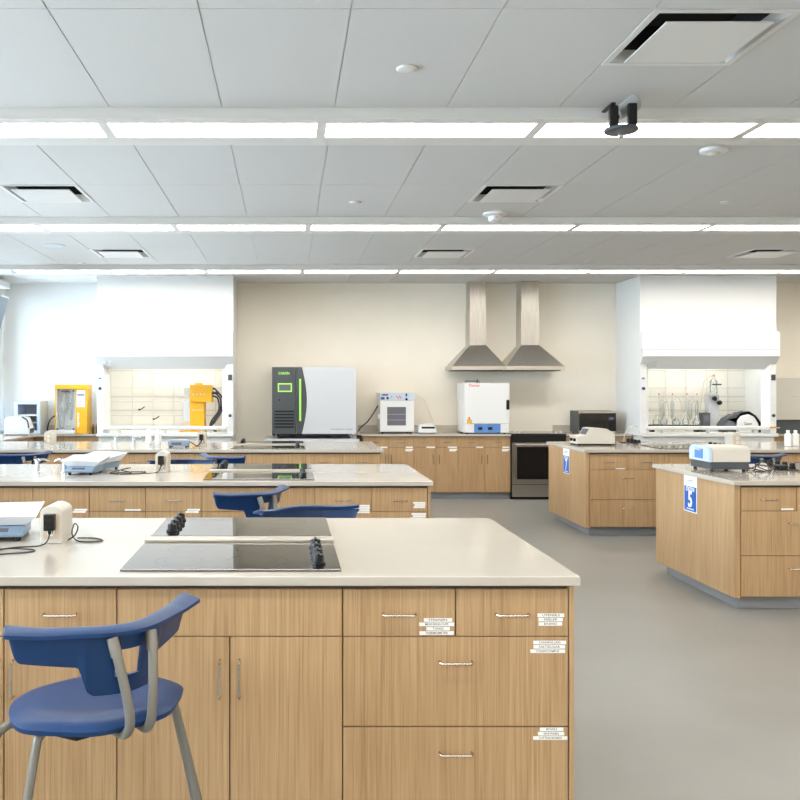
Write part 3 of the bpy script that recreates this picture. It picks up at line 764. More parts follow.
# ------------------------------------------------------------------ back wall furniture
CF, CBK = 12.12, YB       # cabinet faces and wall
def back_unit(lab, x0, x1, group='oak cabinets along the back wall', strip=True, n=2):
    t = thing('base_cabinet', lab, 'cabinet', (x0, CF, 0), 0, group)
    W = x1-x0
    MB().box(0, W, .021, CBK-CF-.001, .10, TOPZ-TTH).build('carcass', 'carc', t)
    MB().box(0, W, .07, CBK-CF-.001, 0, .10).build('plinth', 'kick', t)
    for k in range(n):
        a, c = W*k/n, W*(k+1)/n
        d = front(t, 'drawer', a, c, .725, .87); handle_h(d, (a+c)/2, .80, .10)
        if strip:
            w = random.choice((.10, .12, .13)); strips(d, c-.015, .738, [(0, w, '')], .02)
        e = front(t, 'door', a, c, .10, .72)
        handle_v(e, c-.04 if (k % 2 == 0 and n > 1) else a+.04, .56)
        if strip and k % 2 == 1: strips(e, c-.01, .705, [(.0, .11, ''), (.02, .09, '')], .016, .018)
    return t
xs = [wx(p, CF) for p in (363, 414, 458, 510.5)]
back_unit('oak cabinet right of the grey chamber, leftmost along the back wall', xs[0], xs[1])
back_unit('oak cabinet under the small white oven and balance, back wall', xs[1], xs[2])
back_unit('oak cabinet under the large white oven, beside the range', xs[2], xs[3])
XRG0, XRG1 = xs[3]+.004, xs[3]+.766
back_unit('oak cabinet under the microwave, right of the range', XRG1+.004, 4.815, strip=False)
back_unit('oak cabinet against the back wall, left of left fume hood', -4.10, -2.605, strip=False, n=3)
back_unit('oak cabinet under the grey incubator, right of the right fume hood', 6.70, 8.58, strip=False, n=4)
back_unit('oak cabinet at the far right end of the back wall', 8.585, 10.46, strip=False, n=4)
def back_top(lab, x0, x1):
    tag(MB().box(x0, x1, CF-.03, CBK-.021, TOPZ-TTH, TOPZ, 0, .003).build('worktop', 'top'), lab, 'worktop', 'pale stone worktops')
    tag(MB().box(x0, x1, CBK-.02, CBK-.001, TOPZ-TTH, TOPZ+.1, 0, .002).build('backsplash', 'stone'), 'low stone backsplash above the ' + lab, 'backsplash', 'stone backsplashes')
back_top('worktop along the back wall from chamber to range', xs[0]-.02, xs[3])
back_top('short worktop under the microwave', XRG1+.004, 4.815)
back_top('worktop left of the left fume hood', -4.12, -2.605)
back_top('worktop right of the right fume hood', 6.70, 10.48)
# counter along the left wall
t = thing('base_cabinet', 'oak cabinet along the left window wall in the far corner', 'cabinet', (-4.12, 10.62, 0), 0)
MB().box(0, .58, 0, CF-10.62-.035, .10, TOPZ-TTH).build('carcass', 'wood', t); MB().box(0, .51, .05, CF-10.62-.035, 0, .10).build('plinth', 'kick', t)
for k in range(3):
    d = MB().box(.58, .60, .48*k+.004, .48*(k+1)-.004, .10, .87).build('door', 'wood', t)
    MB().tube([(.60, .48*k+.06, .5), (.63, .48*k+.06, .5), (.63, .48*k+.06, .63), (.60, .48*k+.06, .63)], .0045, 0, 8).build('handle', 'nickel', d)
tag(MB().prism([(-4.12, 10.59), (-3.5, 10.59), (-3.49, CF-.18), (-3.35, CF-.031), (-4.12, CF-.031)], TOPZ-TTH, TOPZ, 'Z', 0, .002).build('worktop', 'top'), 'pale worktop along the left window wall in the far corner', 'worktop', 'pale stone worktops')

# fume hoods
def fume_hood(lab, X0, liner_lamp=True):
    W = 1.86; YFR = 11.85; t = thing('fume_hood', lab, 'fume hood', (X0, YFR, 0), 0, 'white fume hoods')
    D = YB - YFR - .002
    MB().box(0, W, 0, D, 2.31, CEIL-.001, 0).build('upper_enclosure', 'hoodwhite', t)
    b = MB(); b.box(.0, W, -.09, .0, 2.08, 2.32, 0, .003); b.box(.0, W, -.095, .0, 1.985, 2.07, 0, .003); b.box(.01, W-.01, -.085, 0, 2.068, 2.082, 1)
    b.build('header', ['hoodwhite', 'greyplastic'], t)
    b = MB(); b.prism([(-.094, 1.985), (.0, 1.985), (.12, 1.985), (.10, 1.815), (.06, 1.815)], .002, W-.002, 'X', 0)
    for x in (.05, .16):
        for k in range(4): b.box(x, x+.06, -.060+.0186*k, -.050+.0186*k, 1.915-.0205*k, 1.922-.0205*k, 1)
    b.build('sloped_panel', ['hoodwhite', 'greyplastic'], t)
    # side walls, back, posts
    for sx in (0, 1):
        x0, x1 = (0, .03) if sx == 0 else (W-.03, W)
        MB().box(x0, x1, .10, D, .94, 2.31, 0).box(x0, x1, .0, .10, 1.985, 2.31, 0).build('side_wall', 'hoodwhite', t)
        p0, p1 = (0, .085) if sx == 0 else (W-.085, W)
        b = MB(); b.prism([(p0, 0), (p1, 0), (p1+(.07 if sx == 0 else 0), .10), (p0-(.07 if sx == 1 else 0), .10)], .94, 1.985, 'Z', 0)
        p = b.build('corner_post', 'hoodwhite', t)
        xc = (p0+p1)/2
        if sx == 0:
            MB().box(xc-.02, xc+.02, -.006, 0, 1.675, 1.70, 0, .003).build('switch', 'oveblue', p)
            MB().lathe([(.02, 0), (.022, -.02), (.008, -.03)], (xc, 0, 1.55), 0, 14, 'Y').build('knob', 'navy', p)
        else:
            MB().box(xc-.028, xc+.028, -.012, 0, 1.66, 1.74, 0, .003).build('monitor', 'anthracite', p)
            MB().lathe([(.02, 0), (.022, -.02), (.008, -.03)], (xc, 0, 1.18), 0, 14, 'Y').build('knob', 'greenknob', p)
        for k in range(4): MB().cyl((xc, -.003, 1.02+.10*k + (.1 if sx == 1 and k > 1 else 0)), .018, .003, 0, 16, 'Y').build('switch_plate', 'white', p)
        # small sash window on the inner side wall
        MB().prism([(.30+.16*math.cos(a), 1.45+.26*math.copysign(abs(math.sin(a))**.5, math.sin(a))) for a in [2*PI*k/24 for k in range(24)]], .0305 if sx == 0 else W-.034, .034 if sx == 0 else W-.0305, 'X', 0).build('side_window', 'white', t)
    b = MB(); b.box(.03, W-.03, D-.10, D-.09, .94, 2.30, 0)
    for z in (1.22, 1.42, 1.80): b.box(.03, W-.03, D-.108, D-.10, z, z+.02, 1)
    b.build('baffle', ['hoodliner', 'rod'], t)
    b = MB(); zs = (1.16, 1.36, 1.56); xs_ = [.36+.30*k for k in range(5)]
    for z in zs: b.tube([(.05, D-.16, z), (W-.05, D-.16, z)], .006, 0, 8)
    for x in xs_: b.tube([(x, D-.15, .98), (x, D-.15, 1.85)], .006, 0, 8)
    for x in xs_:
        for z in zs: b.box(x-.012, x+.012, D-.175, D-.14, z-.012, z+.012, 0, .003)
    b.build('lattice', 'rod', t)
    MB().box(.03, W-.03, .10, D-.001, 2.22, 2.24).build('hood_ceiling', 'hoodwhite', t)
    MB().box(.35, W-.35, .22, .40, 2.20, 2.219).build('lamp', 'hoodlamp', t)
    MB().box(0, W, .05, D, .905, .94).build('work_surface', 'hoodliner', t)
    b = MB(); b.box(.09, W-.09, -.05, .06, .985, 1.035, 0, .012, 3)
    for x in (.3, W/2, W-.3): b.box(x-.015, x+.015, -.02, .04, .94, .99, 0)
    b.build('airfoil_sill', 'hoodwhite', t)
    MB().box(.0, W, -.06, .05, .895, .938, 0, .006).build('front_rail', 'hoodwhite', t)
    b = MB(); b.box(.02, W-.02, .02, D, .10, .895, 0)
    for k in range(4): b.box(.04+k*(W-.08)/4, .04+(k+1)*(W-.08)/4-.008, .0, .02, .12, .74, 0, .002)
    b.box(.04, W-.04, .0, .02, .75, .885, 0, .002)
    b.build('base_cabinet', 'hoodwhite', t)
    MB().box(.04, W-.04, .08, D, 0, .10).build('plinth', 'kick', t)
    return t
XH1, XH2 = -2.594, 4.82
fume_hood('white fume hood at the left with a yellow instrument inside', XH1)
fume_hood('white fume hood at the right with glassware inside', XH2)
HW = .94
# yellow digestor in the left hood
Yd = 12.15
t = thing('digester', 'yellow column instrument with grey side boxes inside the left fume hood', 'lab instrument', (wx(190, Yd), Yd, HW), 0)
b = MB(); b.box(0, .20, 0, .26, 0, .47, 0, .008); b.build('column', 'yellow', t)
MB().box(0, .31, -.03, .26, .42, .66, 0, .008).build('head', 'yellow', t)
MB().lathe([(.06, 0), (.06, .01), (.05, .025)], (.11, .1, .66), 0, 20).build('cap', 'yellow', t)
MB().box(-.15, .20, -.06, .26, -.0, .014, 0, .004).build('base_plate', 'yellow', t)
MB().box(-.085, -.003, .02, .2, .49, .62, 0, .006).build('control_box', 'greyplastic', t)
MB().box(-.10, -.003, .02, .22, .16, .44, 0, .006).build('side_box', 'greyplastic', t)
b = MB()
for k in range(4): b.box(.04+.05*k, .065+.05*k, -.0315, -.030, .52, .535, 0)
for k in range(4): b.box(.03+.04*k, .05+.04*k, -.0012, 0, .30, .315, 0)
b.build('print', 'cream', t)
for k in range(3): MB().tube([(.31, .02+.05*k, .50+.05*k), (.34, .02+.05*k, .5+.05*k), (.39+.03*k, .03+.05*k, .46), (.40+.02*k, .05, .30), (.30+.03*k, .05, .16), (.28, .04, .06), (.36, .05+.03*k, .006)], .012, 0, 8, 5).build('cable', 'cord', t)
MB().tube([(.31, -.01, .54), (.37, -.01, .55), (.42, .0, .53)], [.018, .018, .006], 0, 8, 3).build('connector', 'cord', t)
# clamps in the left hood
for px, py, lab in ((141.5, 409, 'small dark clamp on the lattice of left hood, upper'), (156, 418.5, 'small dark clamp on the lattice of left hood, lower')):
    Yq = YB-.19
    b = MB(); b.tube([(-.03, 0, -.01), (.0, 0, .0), (.05, -.03, .035)], .007, 0, 8, 3); b.box(-.045, -.02, -.012, .012, -.02, .004, 0, .003)
    tag(b.build('clamp', 'black', loc=(wx(px, Yq), Yq, wz(py, Yq))), lab, 'clamp', 'lattice clamps')
# glassware in the right hood
def flask(lab, x, y, z, r=.055, h=.16, nm='flask'):
    o = MB().lathe([(.002, 0), (r*.8, .0), (r, .02), (r, h*.35), (r*.35, h*.65), (r*.3, h)], m=0, seg=18).build(nm, 'labglass', loc=(x, y, z))
    return tag(o, lab, 'glassware', 'glassware in the right fume hood')
Yg = 12.35
for i, px in enumerate((655, 664, 675, 686, 695)):
    flask('clear flask in the right hood, %s from its left post' % ORD[i], wx(px, 12.2), 12.16+.05*(i % 2), HW+.10, .045+.006*(i % 3), .15+.03*(i % 2))
for i, px in enumerate((659, 672.5, 687, 697)):
    x = wx(px, 12.45)
    t = thing('condenser', 'upright glass condenser in the right hood, %s from the left' % ORD[i], 'glassware', (x, 12.45, HW), 0, 'glassware in the right fume hood')
    MB().cyl((0, 0, 0), .03, .012, 0, 14).build('foot', 'rod', t)
    MB().tube([(0, 0, .012), (0, 0, .52)], .007, 0, 8).build('stand_rod', 'rod', t)
    b = MB(); b.lathe([(.008, .16), (.022, .2), (.022, .40), (.008, .44)], (-.02 if i % 2 else .03, -.035, 0), 0, 14); b.build('jacket', 'labglass', t)
    MB().tube([(-.02 if i % 2 else .03, -.035, .43), (.05, -.045, .48), (.10, -.05, .40), (.11, -.06, .2), (.06, -.07, .04)], .006, 0, 6, 5).build('hose', 'tube', t)
    MB().lathe([(.008, .0), (.01, .012), (.004, .02)], (0, 0, .52), 0, 10).build('cap', 'red', t)
t = thing('hot_plate', 'long black heating tray under the glassware, right hood', 'hot plate', (wx(673, 12.2), 12.2, HW))
MB().box(-.33, .36, -.10, .08, .075, .10, 0, .004).build('plate', 'black', t)
for x in (-.3, .33): MB().box(x-.02, x+.02, -.05, .05, 0, .075).build('foot', 'black', t)
t = thing('controller_box', 'dark box with vertical cable behind the sill, right hood', 'controller', (wx(704.5, 12.2), 12.2, HW))
MB().box(-.055, .055, -.06, .06, 0, .27, 0, .006).build('housing', 'anthracite', t)
MB().face([(-.04, -.0605, .15), (.04, -.0605, .15), (.04, -.0605, .24), (-.04, -.0605, .24)]).build('display', 'screen', t)
t = thing('rotary_evaporator', 'tall pale column instrument with black knobs, right fume hood', 'lab instrument', (wx(715, 12.25), 12.25, HW))
MB().box(-.10, .10, -.08, .12, 0, .05, 0, .008).build('base', 'greyplastic', t)
MB().box(-.095, .055, -.02, .11, .05, .53, 0, .012).build('column', 'greyplastic', t)
MB().lathe([(.045, 0), (.05, .02), (.05, .18), (.02, .22), (.018, .28)], (0, .04, .53), 0, 18).build('condenser', 'labglass', t)
for x, z in ((-.03, .47), (.04, .41)): 
    MB().lathe([(.03, 0), (.034, -.03), (.02, -.05)], (x, -.03, z), 0, 16, 'Y').build('knob', 'black', t)
MB().tube([(-.03, -.03, .47), (.04, -.035, .41)], .014, 0, 10).build('neck', 'steel', t)
MB().tube([(0, .04, .76), (-.06, .03, .79), (-.14, .03, .70), (-.17, .03, .5), (-.19, .05, .25), (-.14, .05, .02)], .010, 0, 8, 6).build('hose', 'tube', t)
MB().lathe([(.016, 0), (.02, .012), (.008, .022)], (0, .04, .78), 0, 12).build('cap', 'red', t)
MB().box(-.055, .075, -.034, -.03, .655, .675).build('print', 'ink', t)
t = thing('heating_bath', 'rounded white instrument with dark cover at the right of right hood', 'lab instrument', (wx(738, 12.1), 12.1, HW))
b = MB(); b.prism([(-.04, 0), (.20, 0), (.20, .07), (.15, .125), (.08, .145), (.0, .13), (-.04, .09)], -.08, .12, 'Y', 0, .012); b.text('Canon', .034, (.075, -.0806, .07), m=1, bold=.0004)
b.build('housing', ['white', 'ink'], t)
MB().prism([(-.20, 0), (-.045, 0), (-.045, .11), (.0, .15), (.10, .165), (.18, .13), (.25, .06), (.25, .0), (.205, 0), (.205, .07), (.15, .13), (.08, .15), (.0, .135), (-.06, .145), (-.15, .11), (-.20, .06)], -.05, .10, 'Y', 0, .004).build('cover', 'anthracite', t)
MB().face([(-.185, -.0505, .02), (-.075, -.0505, .02), (-.075, -.0505, .09), (-.185, -.0505, .07)]).build('display', 'screen', t)

t.scale = (1.2, 1.2, 1.75)
# yellow still on the left counter
Yv = 12.2
t = thing('distiller', 'yellow steam distiller with glass tubes left of the left fume hood', 'lab instrument', (wx(55, Yv), Yv, TOPZ), 0)
W = .45; H = .69; Dp = .30
b = MB(); b.box(0, W, -.02, Dp, H-.06, H, 0, .006); b.build('top_cover', 'yellow', t)
b = MB(); b.box(.285, W, 0, Dp, 0, H-.06, 0, .004); b.text('vapodest', .058, (.322, -.0008, .19), right=(0, 0, 1), up=(-1, 0, 0), m=1, bold=.001); b.build('control_column', ['yellow', 'paper'], t)
b = MB(); b.box(0, .018, 0, Dp, .0, H-.06, 0); b.build('side_panel', 'yellow', t)
b = MB(); b.box(.018, .285, .13, Dp, .05, H-.06, 0); b.box(.018, .022, 0, .13, .05, H-.06, 0); b.box(.281, .285, 0, .13, .05, H-.06, 0); b.build('back_panel', 'white', t)
MB().box(-.002, .287, -.05, Dp-.02, 0, .05, 0, .006).build('drip_tray', 'white', t)
b = MB(); b.box(.305, .425, -.006, 0, .37, .61, 0, .003); b.box(.315, .415, -.0068, -.0062, .535, .555, 1); b.lathe([(.012, 0), (.013, -.012), (.006, -.016)], (.365, -.006, .46), 2, 14, 'Y'); b.lathe([(.009, 0), (.01, -.01), (.005, -.014)], (.365, -.006, .41), 2, 14, 'Y'); b.build('control_panel', ['white', 'inkblue', 'greyplastic'], t)
b = MB(); b.lathe([(.02, .30), (.05, .36), (.05, .42), (.02, .50), (.015, .58)], (.12, .065, 0), 0, 16); b.lathe([(.012, .07), (.035, .09), (.035, .25), (.015, .30)], (.08, .06, 0), 0, 16); b.lathe([(.018, .2), (.02, .55)], (.21, .065, 0), 0, 14)
b.tube([(.12, .065, .57), (.15, .05, .6), (.20, .06, .57)], .009, 0, 8, 5); b.tube([(.21, .065, .21), (.20, .05, .12), (.14, .05, .09)], .007, 0, 8, 5); b.build('glass_tubing', 'labglass', t)
for x, z in ((.262, .60), (.262, .065), (.035, .065)): MB().lathe([(.013, 0), (.014, -.012), (.006, -.016)], (x, .0, z), 0, 12, 'Y').build('clip', 'navy', t)
MB().box(.08, .20, .02, .03, .585, .60).build('bracket', 'navy', t)
# printer like machine and white unit
Yp = 12.2
t = thing('lab_machine', 'grey framed machine with open front by the left windows', 'lab instrument', (wx(14, Yp), Yp, TOPZ), 0)
b = MB(); W, H, Dp = .37, .45, .42
b.box(0, .05, 0, Dp, 0, H, 0, .006); b.box(W-.05, W, 0, Dp, 0, H, 0, .006); b.box(.05, W-.05, 0, Dp, H-.04, H, 0, .004); b.box(.05, W-.05, 0, Dp, 0, .05, 0, .004); b.box(.05, W-.05, Dp-.02, Dp, .05, H-.04, 1)
b.build('frame', ['paleblue', 'greyplastic'], t)
MB().box(.05, W-.05, .02, Dp-.03, .25, .27).build('shelf', 'white', t)
MB().box(.05, W-.05, .05, Dp-.04, .14, .155).build('build_plate', 'steel', t)
b = MB(); b.box(.12, .20, .08, .2, .19, .25, 0, .006); b.build('print_head', 'anthracite', t)
t = thing('toaster_oven', 'rounded white bench unit in front of the grey framed machine', 'lab instrument', (wx(3, 11.75), 11.78, TOPZ), 0)
MB().prism([(0, .008), (.345, .008), (.35, .10), (.30, .235), (.27, .25), (.05, .25), (0, .21)], 0, .22, 'Y', 0, .014).build('housing', 'white', t)
b = MB(); b.box(.335, .355, .03, .19, .03, .09, 0, .003); b.build('front_panel', 'anthracite', t)
MB().tube([(.25, -.004, .25), (.32, -.006, .20), (.34, -.006, .10)], .010, 0, 8, 5).build('trim_strip', 'anthracite', t)
for x in (.03, .31):
    for y in (.03, .19): MB().cyl((x, y, 0), .012, .009, 0, 10).build('foot', 'black', t)
cord('hose', 'thick black hose arching into the yellow distiller', [(wx(47.5, 12.4), 12.4, TOPZ+.012), (wx(48, 12.4), 12.4, TOPZ+.10), (wx(51, 12.4), 12.4, TOPZ+.2), (wx(56.5, 12.4), 12.42, TOPZ+.26)], .011, None)
for i, (px, lab) in enumerate(((93.2, 'small brown bottle left of the left fume hood, nearest the distiller'), (95.6, 'small brown bottle touching the left fume hood post'))):
    t = thing('reagent_bottle', lab, 'bottle', (wx(px, 12.3), 12.3+.09*i, TOPZ), 0, 'brown bottles by the left hood')
    MB().lathe([(.012, 0), (.016, .004), (.016, .08), (.007, .10), (.007, .115)], m=0, seg=14).build('body', 'amber', t)
    MB().cyl((0, 0, .115), .010, .02, 0, 12).build('cap', 'red', t)

# grey environmental chamber on a low steel table
t = thing('table', 'low steel table under the grey chamber behind the third island', 'table', (-.30, 11.93, 0))
MB().box(0, 1.29, 0, .72, .815, .855, 0, .004).build('tabletop', 'greyplastic', t)
for x in (.03, 1.26):
    for y in (.03, .69): MB().box(x-.02, x+.02, y-.02, y+.02, 0, .815).build('leg', 'steel', t)
Yk = 11.97; Xk = wx(272, Yk); W = wx(356, Yk)-Xk; H = wz(367, Yk)-wz(434, Yk)
t = thing('environmental_chamber', 'large grey chamber with dark curved front and green handle', 'environmental chamber', (Xk, Yk, .855))
z0 = wz(434, Yk)-.855
MB().box(0, W, .045, .68, z0, z0+H, 0, .006).build('cabinet_body', 'chamber', t)
Wd = wx(296.3, Yk)-Xk
b = MB(); b.box(0, Wd-.006, 0, .045, z0, z0+H, 0, .006)
for k in range(6): b.box(.035, Wd-.03, -.003, .002, z0+.085+.043*k, z0+.107+.043*k, 1)
b.lathe([(.011, 0), (.012, -.008), (.006, -.012)], (.105, 0, z0+.47), 1, 14, 'Y')
b.text('CARON', .05, (.165, -.0008, z0+H-.088), m=2, width=.15, bold=.0005)
b.build('control_panel', ['anthracite', 'black', 'green'], t)
b = MB(); b.box(.08, .275, -.005, 0, z0+.58, z0+.70, 0, .012, 3); b.box(.097, .258, -.0065, -.0045, z0+.597, z0+.683, 1); b.build('touch_screen', ['green', 'screen'], t)
arcp = [(wx(302, Yk)-Xk + .067*math.sin(PI*k/16), z0+H*k/16) for k in range(17)]
b = MB(); b.prism([(Wd, z0)] + arcp + [(Wd, z0+H)], -.004, .045, 'Y', 0, .004); b.build('door_edge', 'anthracite', t)
arc2 = [(x+.008, z) for x, z in arcp]
d = MB().prism(arc2 + [(W, z0+H), (W, z0)], 0, .045, 'Y', 0, .003)
d.text('ENVIRONMENTAL CHAMBER', .022, (W-.20, -.0008, z0+.065), m=1, width=.30); d = d.build('door', ['chamber', 'ink'], t)
MB().prism([(arcp[i][0]+.0005, arcp[i][1]) for i in range(17)] + [(arcp[i][0]+.0075, arcp[i][1]) for i in range(16, -1, -1)], -.002, .04, 'Y', 0).build('trim_strip', 'white', t)
xh = wx(300.2, Yk)-Xk; b = MB(); b.tube([(xh, -.018, z0+.18), (xh, -.018, z0+.76)], .013, 0, 12); b.box(xh-.006, xh+.006, -.018, -.004, z0+.20, z0+.22, 0); b.box(xh-.006, xh+.006, -.018, -.004, z0+.72, z0+.74, 0); b.build('door_handle', 'green', t)
for x in (.06, W-.06):
    for y in (.06, .6): MB().lathe([(.02, 0), (.022, .01), (.012, .02), (.012, z0)], (x, y, 0), 0, 14).build('foot', 'chrome', t)
MB().box(.0, W-.1, .12, .6, z0-.03, z0).build('underframe', 'black', t)
MB().box(W+.0005, W+.012, .25, .30, z0+H-.07, z0+H-.01, 0, .003).build('hinge', 'wood', t)
t = thing('drain_valve', 'dark valve and hose clutter at the right foot of the grey chamber', 'valve', (wx(358.8, 12.0), 12.0, .855))
MB().box(-.03, .035, -.03, .03, 0, .05, 0, .008).build('valve_body', 'black', t); MB().cyl((0, 0, .05), .012, .05, 0, 12).build('stem', 'steel', t)
t_ = cord('cord', 'black cord rising from the grey chamber to the small white oven', [(wx(358, 12.3), 12.3, .93), (wx(361, 12.3), 12.3, 1.0), (wx(368, 12.3), 12.35, 1.08), (wx(374, 12.35), 12.4, 1.20), (wx(377.6, 12.45), 12.45, 1.30)], .010, 'black cords')

# small oven with blue control strip
Yo = 12.2
t = thing('vacuum_oven', 'small white oven with pale blue control strip and window', 'oven', (wx(380, Yo), Yo, TOPZ))
W = wx(414.2, Yo)-wx(380, Yo); H = .575
MB().box(0, W, .025, .45, .02, H, 0, .006).build('cabinet_body', 'white', t)
for x in (.04, W-.04):
    for y in (.06, .4): MB().cyl((x, y, 0), .016, .02, 0, 10).build('foot', 'black', t)
b = MB(); b.box(-.004, W+.004, 0, .025, H-.11, H+.002, 0, .004); b.box(.025, .115, -.001, 0, H-.04, H-.02, 1); b.box(.012, .065, -.001, 0, H-.095, H-.06, 2)
for k, x in enumerate((.215, .235, .255, .27)): b.lathe([(.010, 0), (.010, -.0015)], (x+.02, 0, H-.05-.02*(k % 2)), 3, 12, 'Y')
b.lathe([(.009, 0), (.009, -.002)], (.16, 0, H-.055), 3, 12, 'Y')
o = b.build('control_strip', ['paleblue', 'ink', 'inkblue', 'red'], t)
for x, z in ((.105, H-.075), (.37, H-.09)): MB().lathe([(.017, 0), (.018, -.014), (.010, -.018)], (x, 0, z), 0, 14, 'Y').build('knob', 'black', o)
MB().box(.36, .38, -.008, 0, H-.05, H-.012, 0, .002).build('rocker_switch', 'black', o)
b = MB(); wx0, wx1, wz0, wz1 = .10, .365, .115, .375
for q in ((.004, W-.004, .035, wz0), (.004, W-.004, wz1, H-.115), (.004, wx0, wz0, wz1), (wx1, W-.004, wz0, wz1)): b.box(q[0], q[1], -.006, .025, q[2], q[3], 0)
d = b.build('door', 'white', t)
MB().box(wx0, wx1, .004, .010, wz0, wz1).build('glass', 'screen', d)
b = MB(); b.box(wx0, wx1, .001, .004, .19, .194); b.box(wx0, wx1, .001, .004, .27, .274); b.build('rack', 'steel', d)
MB().box(-.028, -.0, .02, .05, .21, .28, 0, .004).build('latch', 'white', t)
# bench balance
t = thing('balance', 'small white balance with black display beside the small oven', 'scale', (wx(426.5, 12.28), 12.28, TOPZ))
MB().prism([(-.125, .014), (.125, .014), (.125, .05), (.10, .11), (.075, .14), (-.085, .14), (-.12, .11), (-.125, .06)], -.10, .14, 'Y', 0, .008).build('housing', 'white', t)
MB().box(-.085, .10, -.1025, -.10, .072, .098, 0, .001).build('display', 'black', t)
for x in (-.09, .09):
    for y in (-.07, .11): MB().cyl((x, y, 0), .014, .014, 0, 10).build('foot', 'scaleblue', t)
cord('cord', 'thin pale cord hanging on the wall above the white balance', [(wx(417, YB-.01), YB-.01, 1.45), (wx(424, YB-.01), YB-.01, 1.38), (wx(431, YB-.01), YB-.012, 1.15), (wx(435.5, YB-.05), YB-.06, .98), (wx(436, 12.5), 12.5, TOPZ+.005), (wx(433, 12.45), 12.44, TOPZ+.03)], .003, None, m='tube')
# large oven
Yo = 12.16; Xo = wx(464.5, Yo)
t = thing('drying_oven', 'large white oven with blue control strip and black handle', 'oven', (Xo, Yo, TOPZ))
W = wx(509.6, Yo)-Xo; H = .715
MB().box(0, W, .03, .52, .015, H, 0, .006).build('cabinet_body', 'white', t)
for x in (.05, W-.05):
    for y in (.07, .46): MB().cyl((x, y, 0), .02, .015, 0, 10).build('foot', 'black', t)
b = MB(); b.box(0, W, 0, .03, .14, H-.003, 0, .008, 3)
b.text('Thermo', .048, (.135, -.0008, H-.04), m=1, width=.155, bold=.001)
b.prism([(.035, .148), (.105, .148), (.105, .19), (.085, .205), (.035, .205)], -.0015, 0, 'Y', 2); b.box(.055, .075, -.0012, 0, .205, .235, 1)
d = b.build('door', ['white', 'red', 'yellow'], t)
MB().box(.585, .628, -.014, .0, .34, .475, 0, .012, 3).build('door_handle', 'black', d)
for q0, q1 in ((.008, .135), (.505, W-.01)): MB().box(q0, q1, 0, .03, .016, .137, 0, .004).build('lower_panel', 'white', t)
b = MB(); b.box(.137, .503, .002, .03, .014, .137, 0); c = b.build('control_panel', 'oveblue', t)
for x in (.19, .33): MB().box(x, x+.06, -.004, .002, .055, .095, 0, .003).build('display', 'black', c)
MB().box(-.006, -.0, .20, .26, .22, .48, 0, .002).build('side_label', 'paper', t)
b = MB(); b.tube([(.05, .2, H), (.05, .2, H+.025), (.25, .2, H+.025), (.25, .2, H)], .006, 0, 8); b.tube([(.22, .2, H), (.22, .2, H+.05)], .009, 0, 10); b.build('vent_pipe', 'anthracite', t)
# range
t = thing('range', 'stainless steel range with black oven window at the back wall', 'stove', (XRG0, CF-.04, 0))
W = XRG1-XRG0; Dp = CBK-CF+.03
MB().box(0, W, .03, Dp, .012, .905, 0, .002).build('body', 'black', t)
b = MB(); b.box(-.002, W+.002, 0, Dp-.03, .905, .925, 0, .003)
for x, y, r in ((.2, .17, .10), (.2, .43, .08), (.56, .17, .08), (.56, .43, .10)): b.ringflat((x, y, .9255), r-.003, r, 1)
b.build('cooking_surface', ['blackglass', 'steel'], t)
b = MB(); b.box(.0, W, .0, .03, .80, .902, 0, .004); c = b.build('control_panel', 'black', t)
for x in (.07, .14, .57, .64, .70): MB().lathe([(.022, 0), (.022, .018), (.016, .026)], (x, .05, .925), 0, 16).build('knob', 'steel', t)
b = MB()
for q in ((.012, W-.012, .735, .795), (.012, W-.012, .215, .285), (.012, .075, .285, .735), (W-.075, W-.012, .285, .735)): b.box(q[0], q[1], -.004, .03, q[2], q[3], 0)
d = b.build('oven_door', 'steel', t)
MB().box(.075, W-.075, .006, .012, .285, .735).build('window', 'ovenglass', d)
MB().tube([(.06, -.002, .765), (.06, -.045, .765), (W-.06, -.045, .765), (W-.06, -.002, .765)], .011, 0, 10).build('handle', 'steel', d)
b = MB(); b.box(.012, W-.012, -.004, .03, .04, .205, 0, .006); d = b.build('drawer', 'steel', t)
MB().box(.0, W, .06, Dp-.05, 0, .012).build('base', 'black', t)
# microwave
t = thing('microwave', 'black and steel microwave beside the right fume hood', 'microwave', (4.13, 12.27, TOPZ))
W, H = .53, .315
MB().box(0, W, .02, .40, .012, H, 0, .004).build('housing', 'anthracite', t)
b = MB(); b.box(0, W, 0, .02, .012, .04, 0); b.box(0, W, 0, .02, H-.04, H, 0); b.build('front_frame', 'steel', t)
MB().box(.010, .41, -.006, .018, .030, H-.028, 0, .003).build('door', 'ovenglass', t)
b = MB(); b.box(.412, W-.010, -.004, .018, .030, H-.028, 0); b.box(.42, W-.045, -.005, -.004, .19, .23, 1); c = b.build('keypad', ['black', 'screen'], t)
for x in (.04, W-.04):
    for y in (.05, .36): MB().cyl((x, y, 0), .012, .012, 0, 10).build('foot', 'black', t)
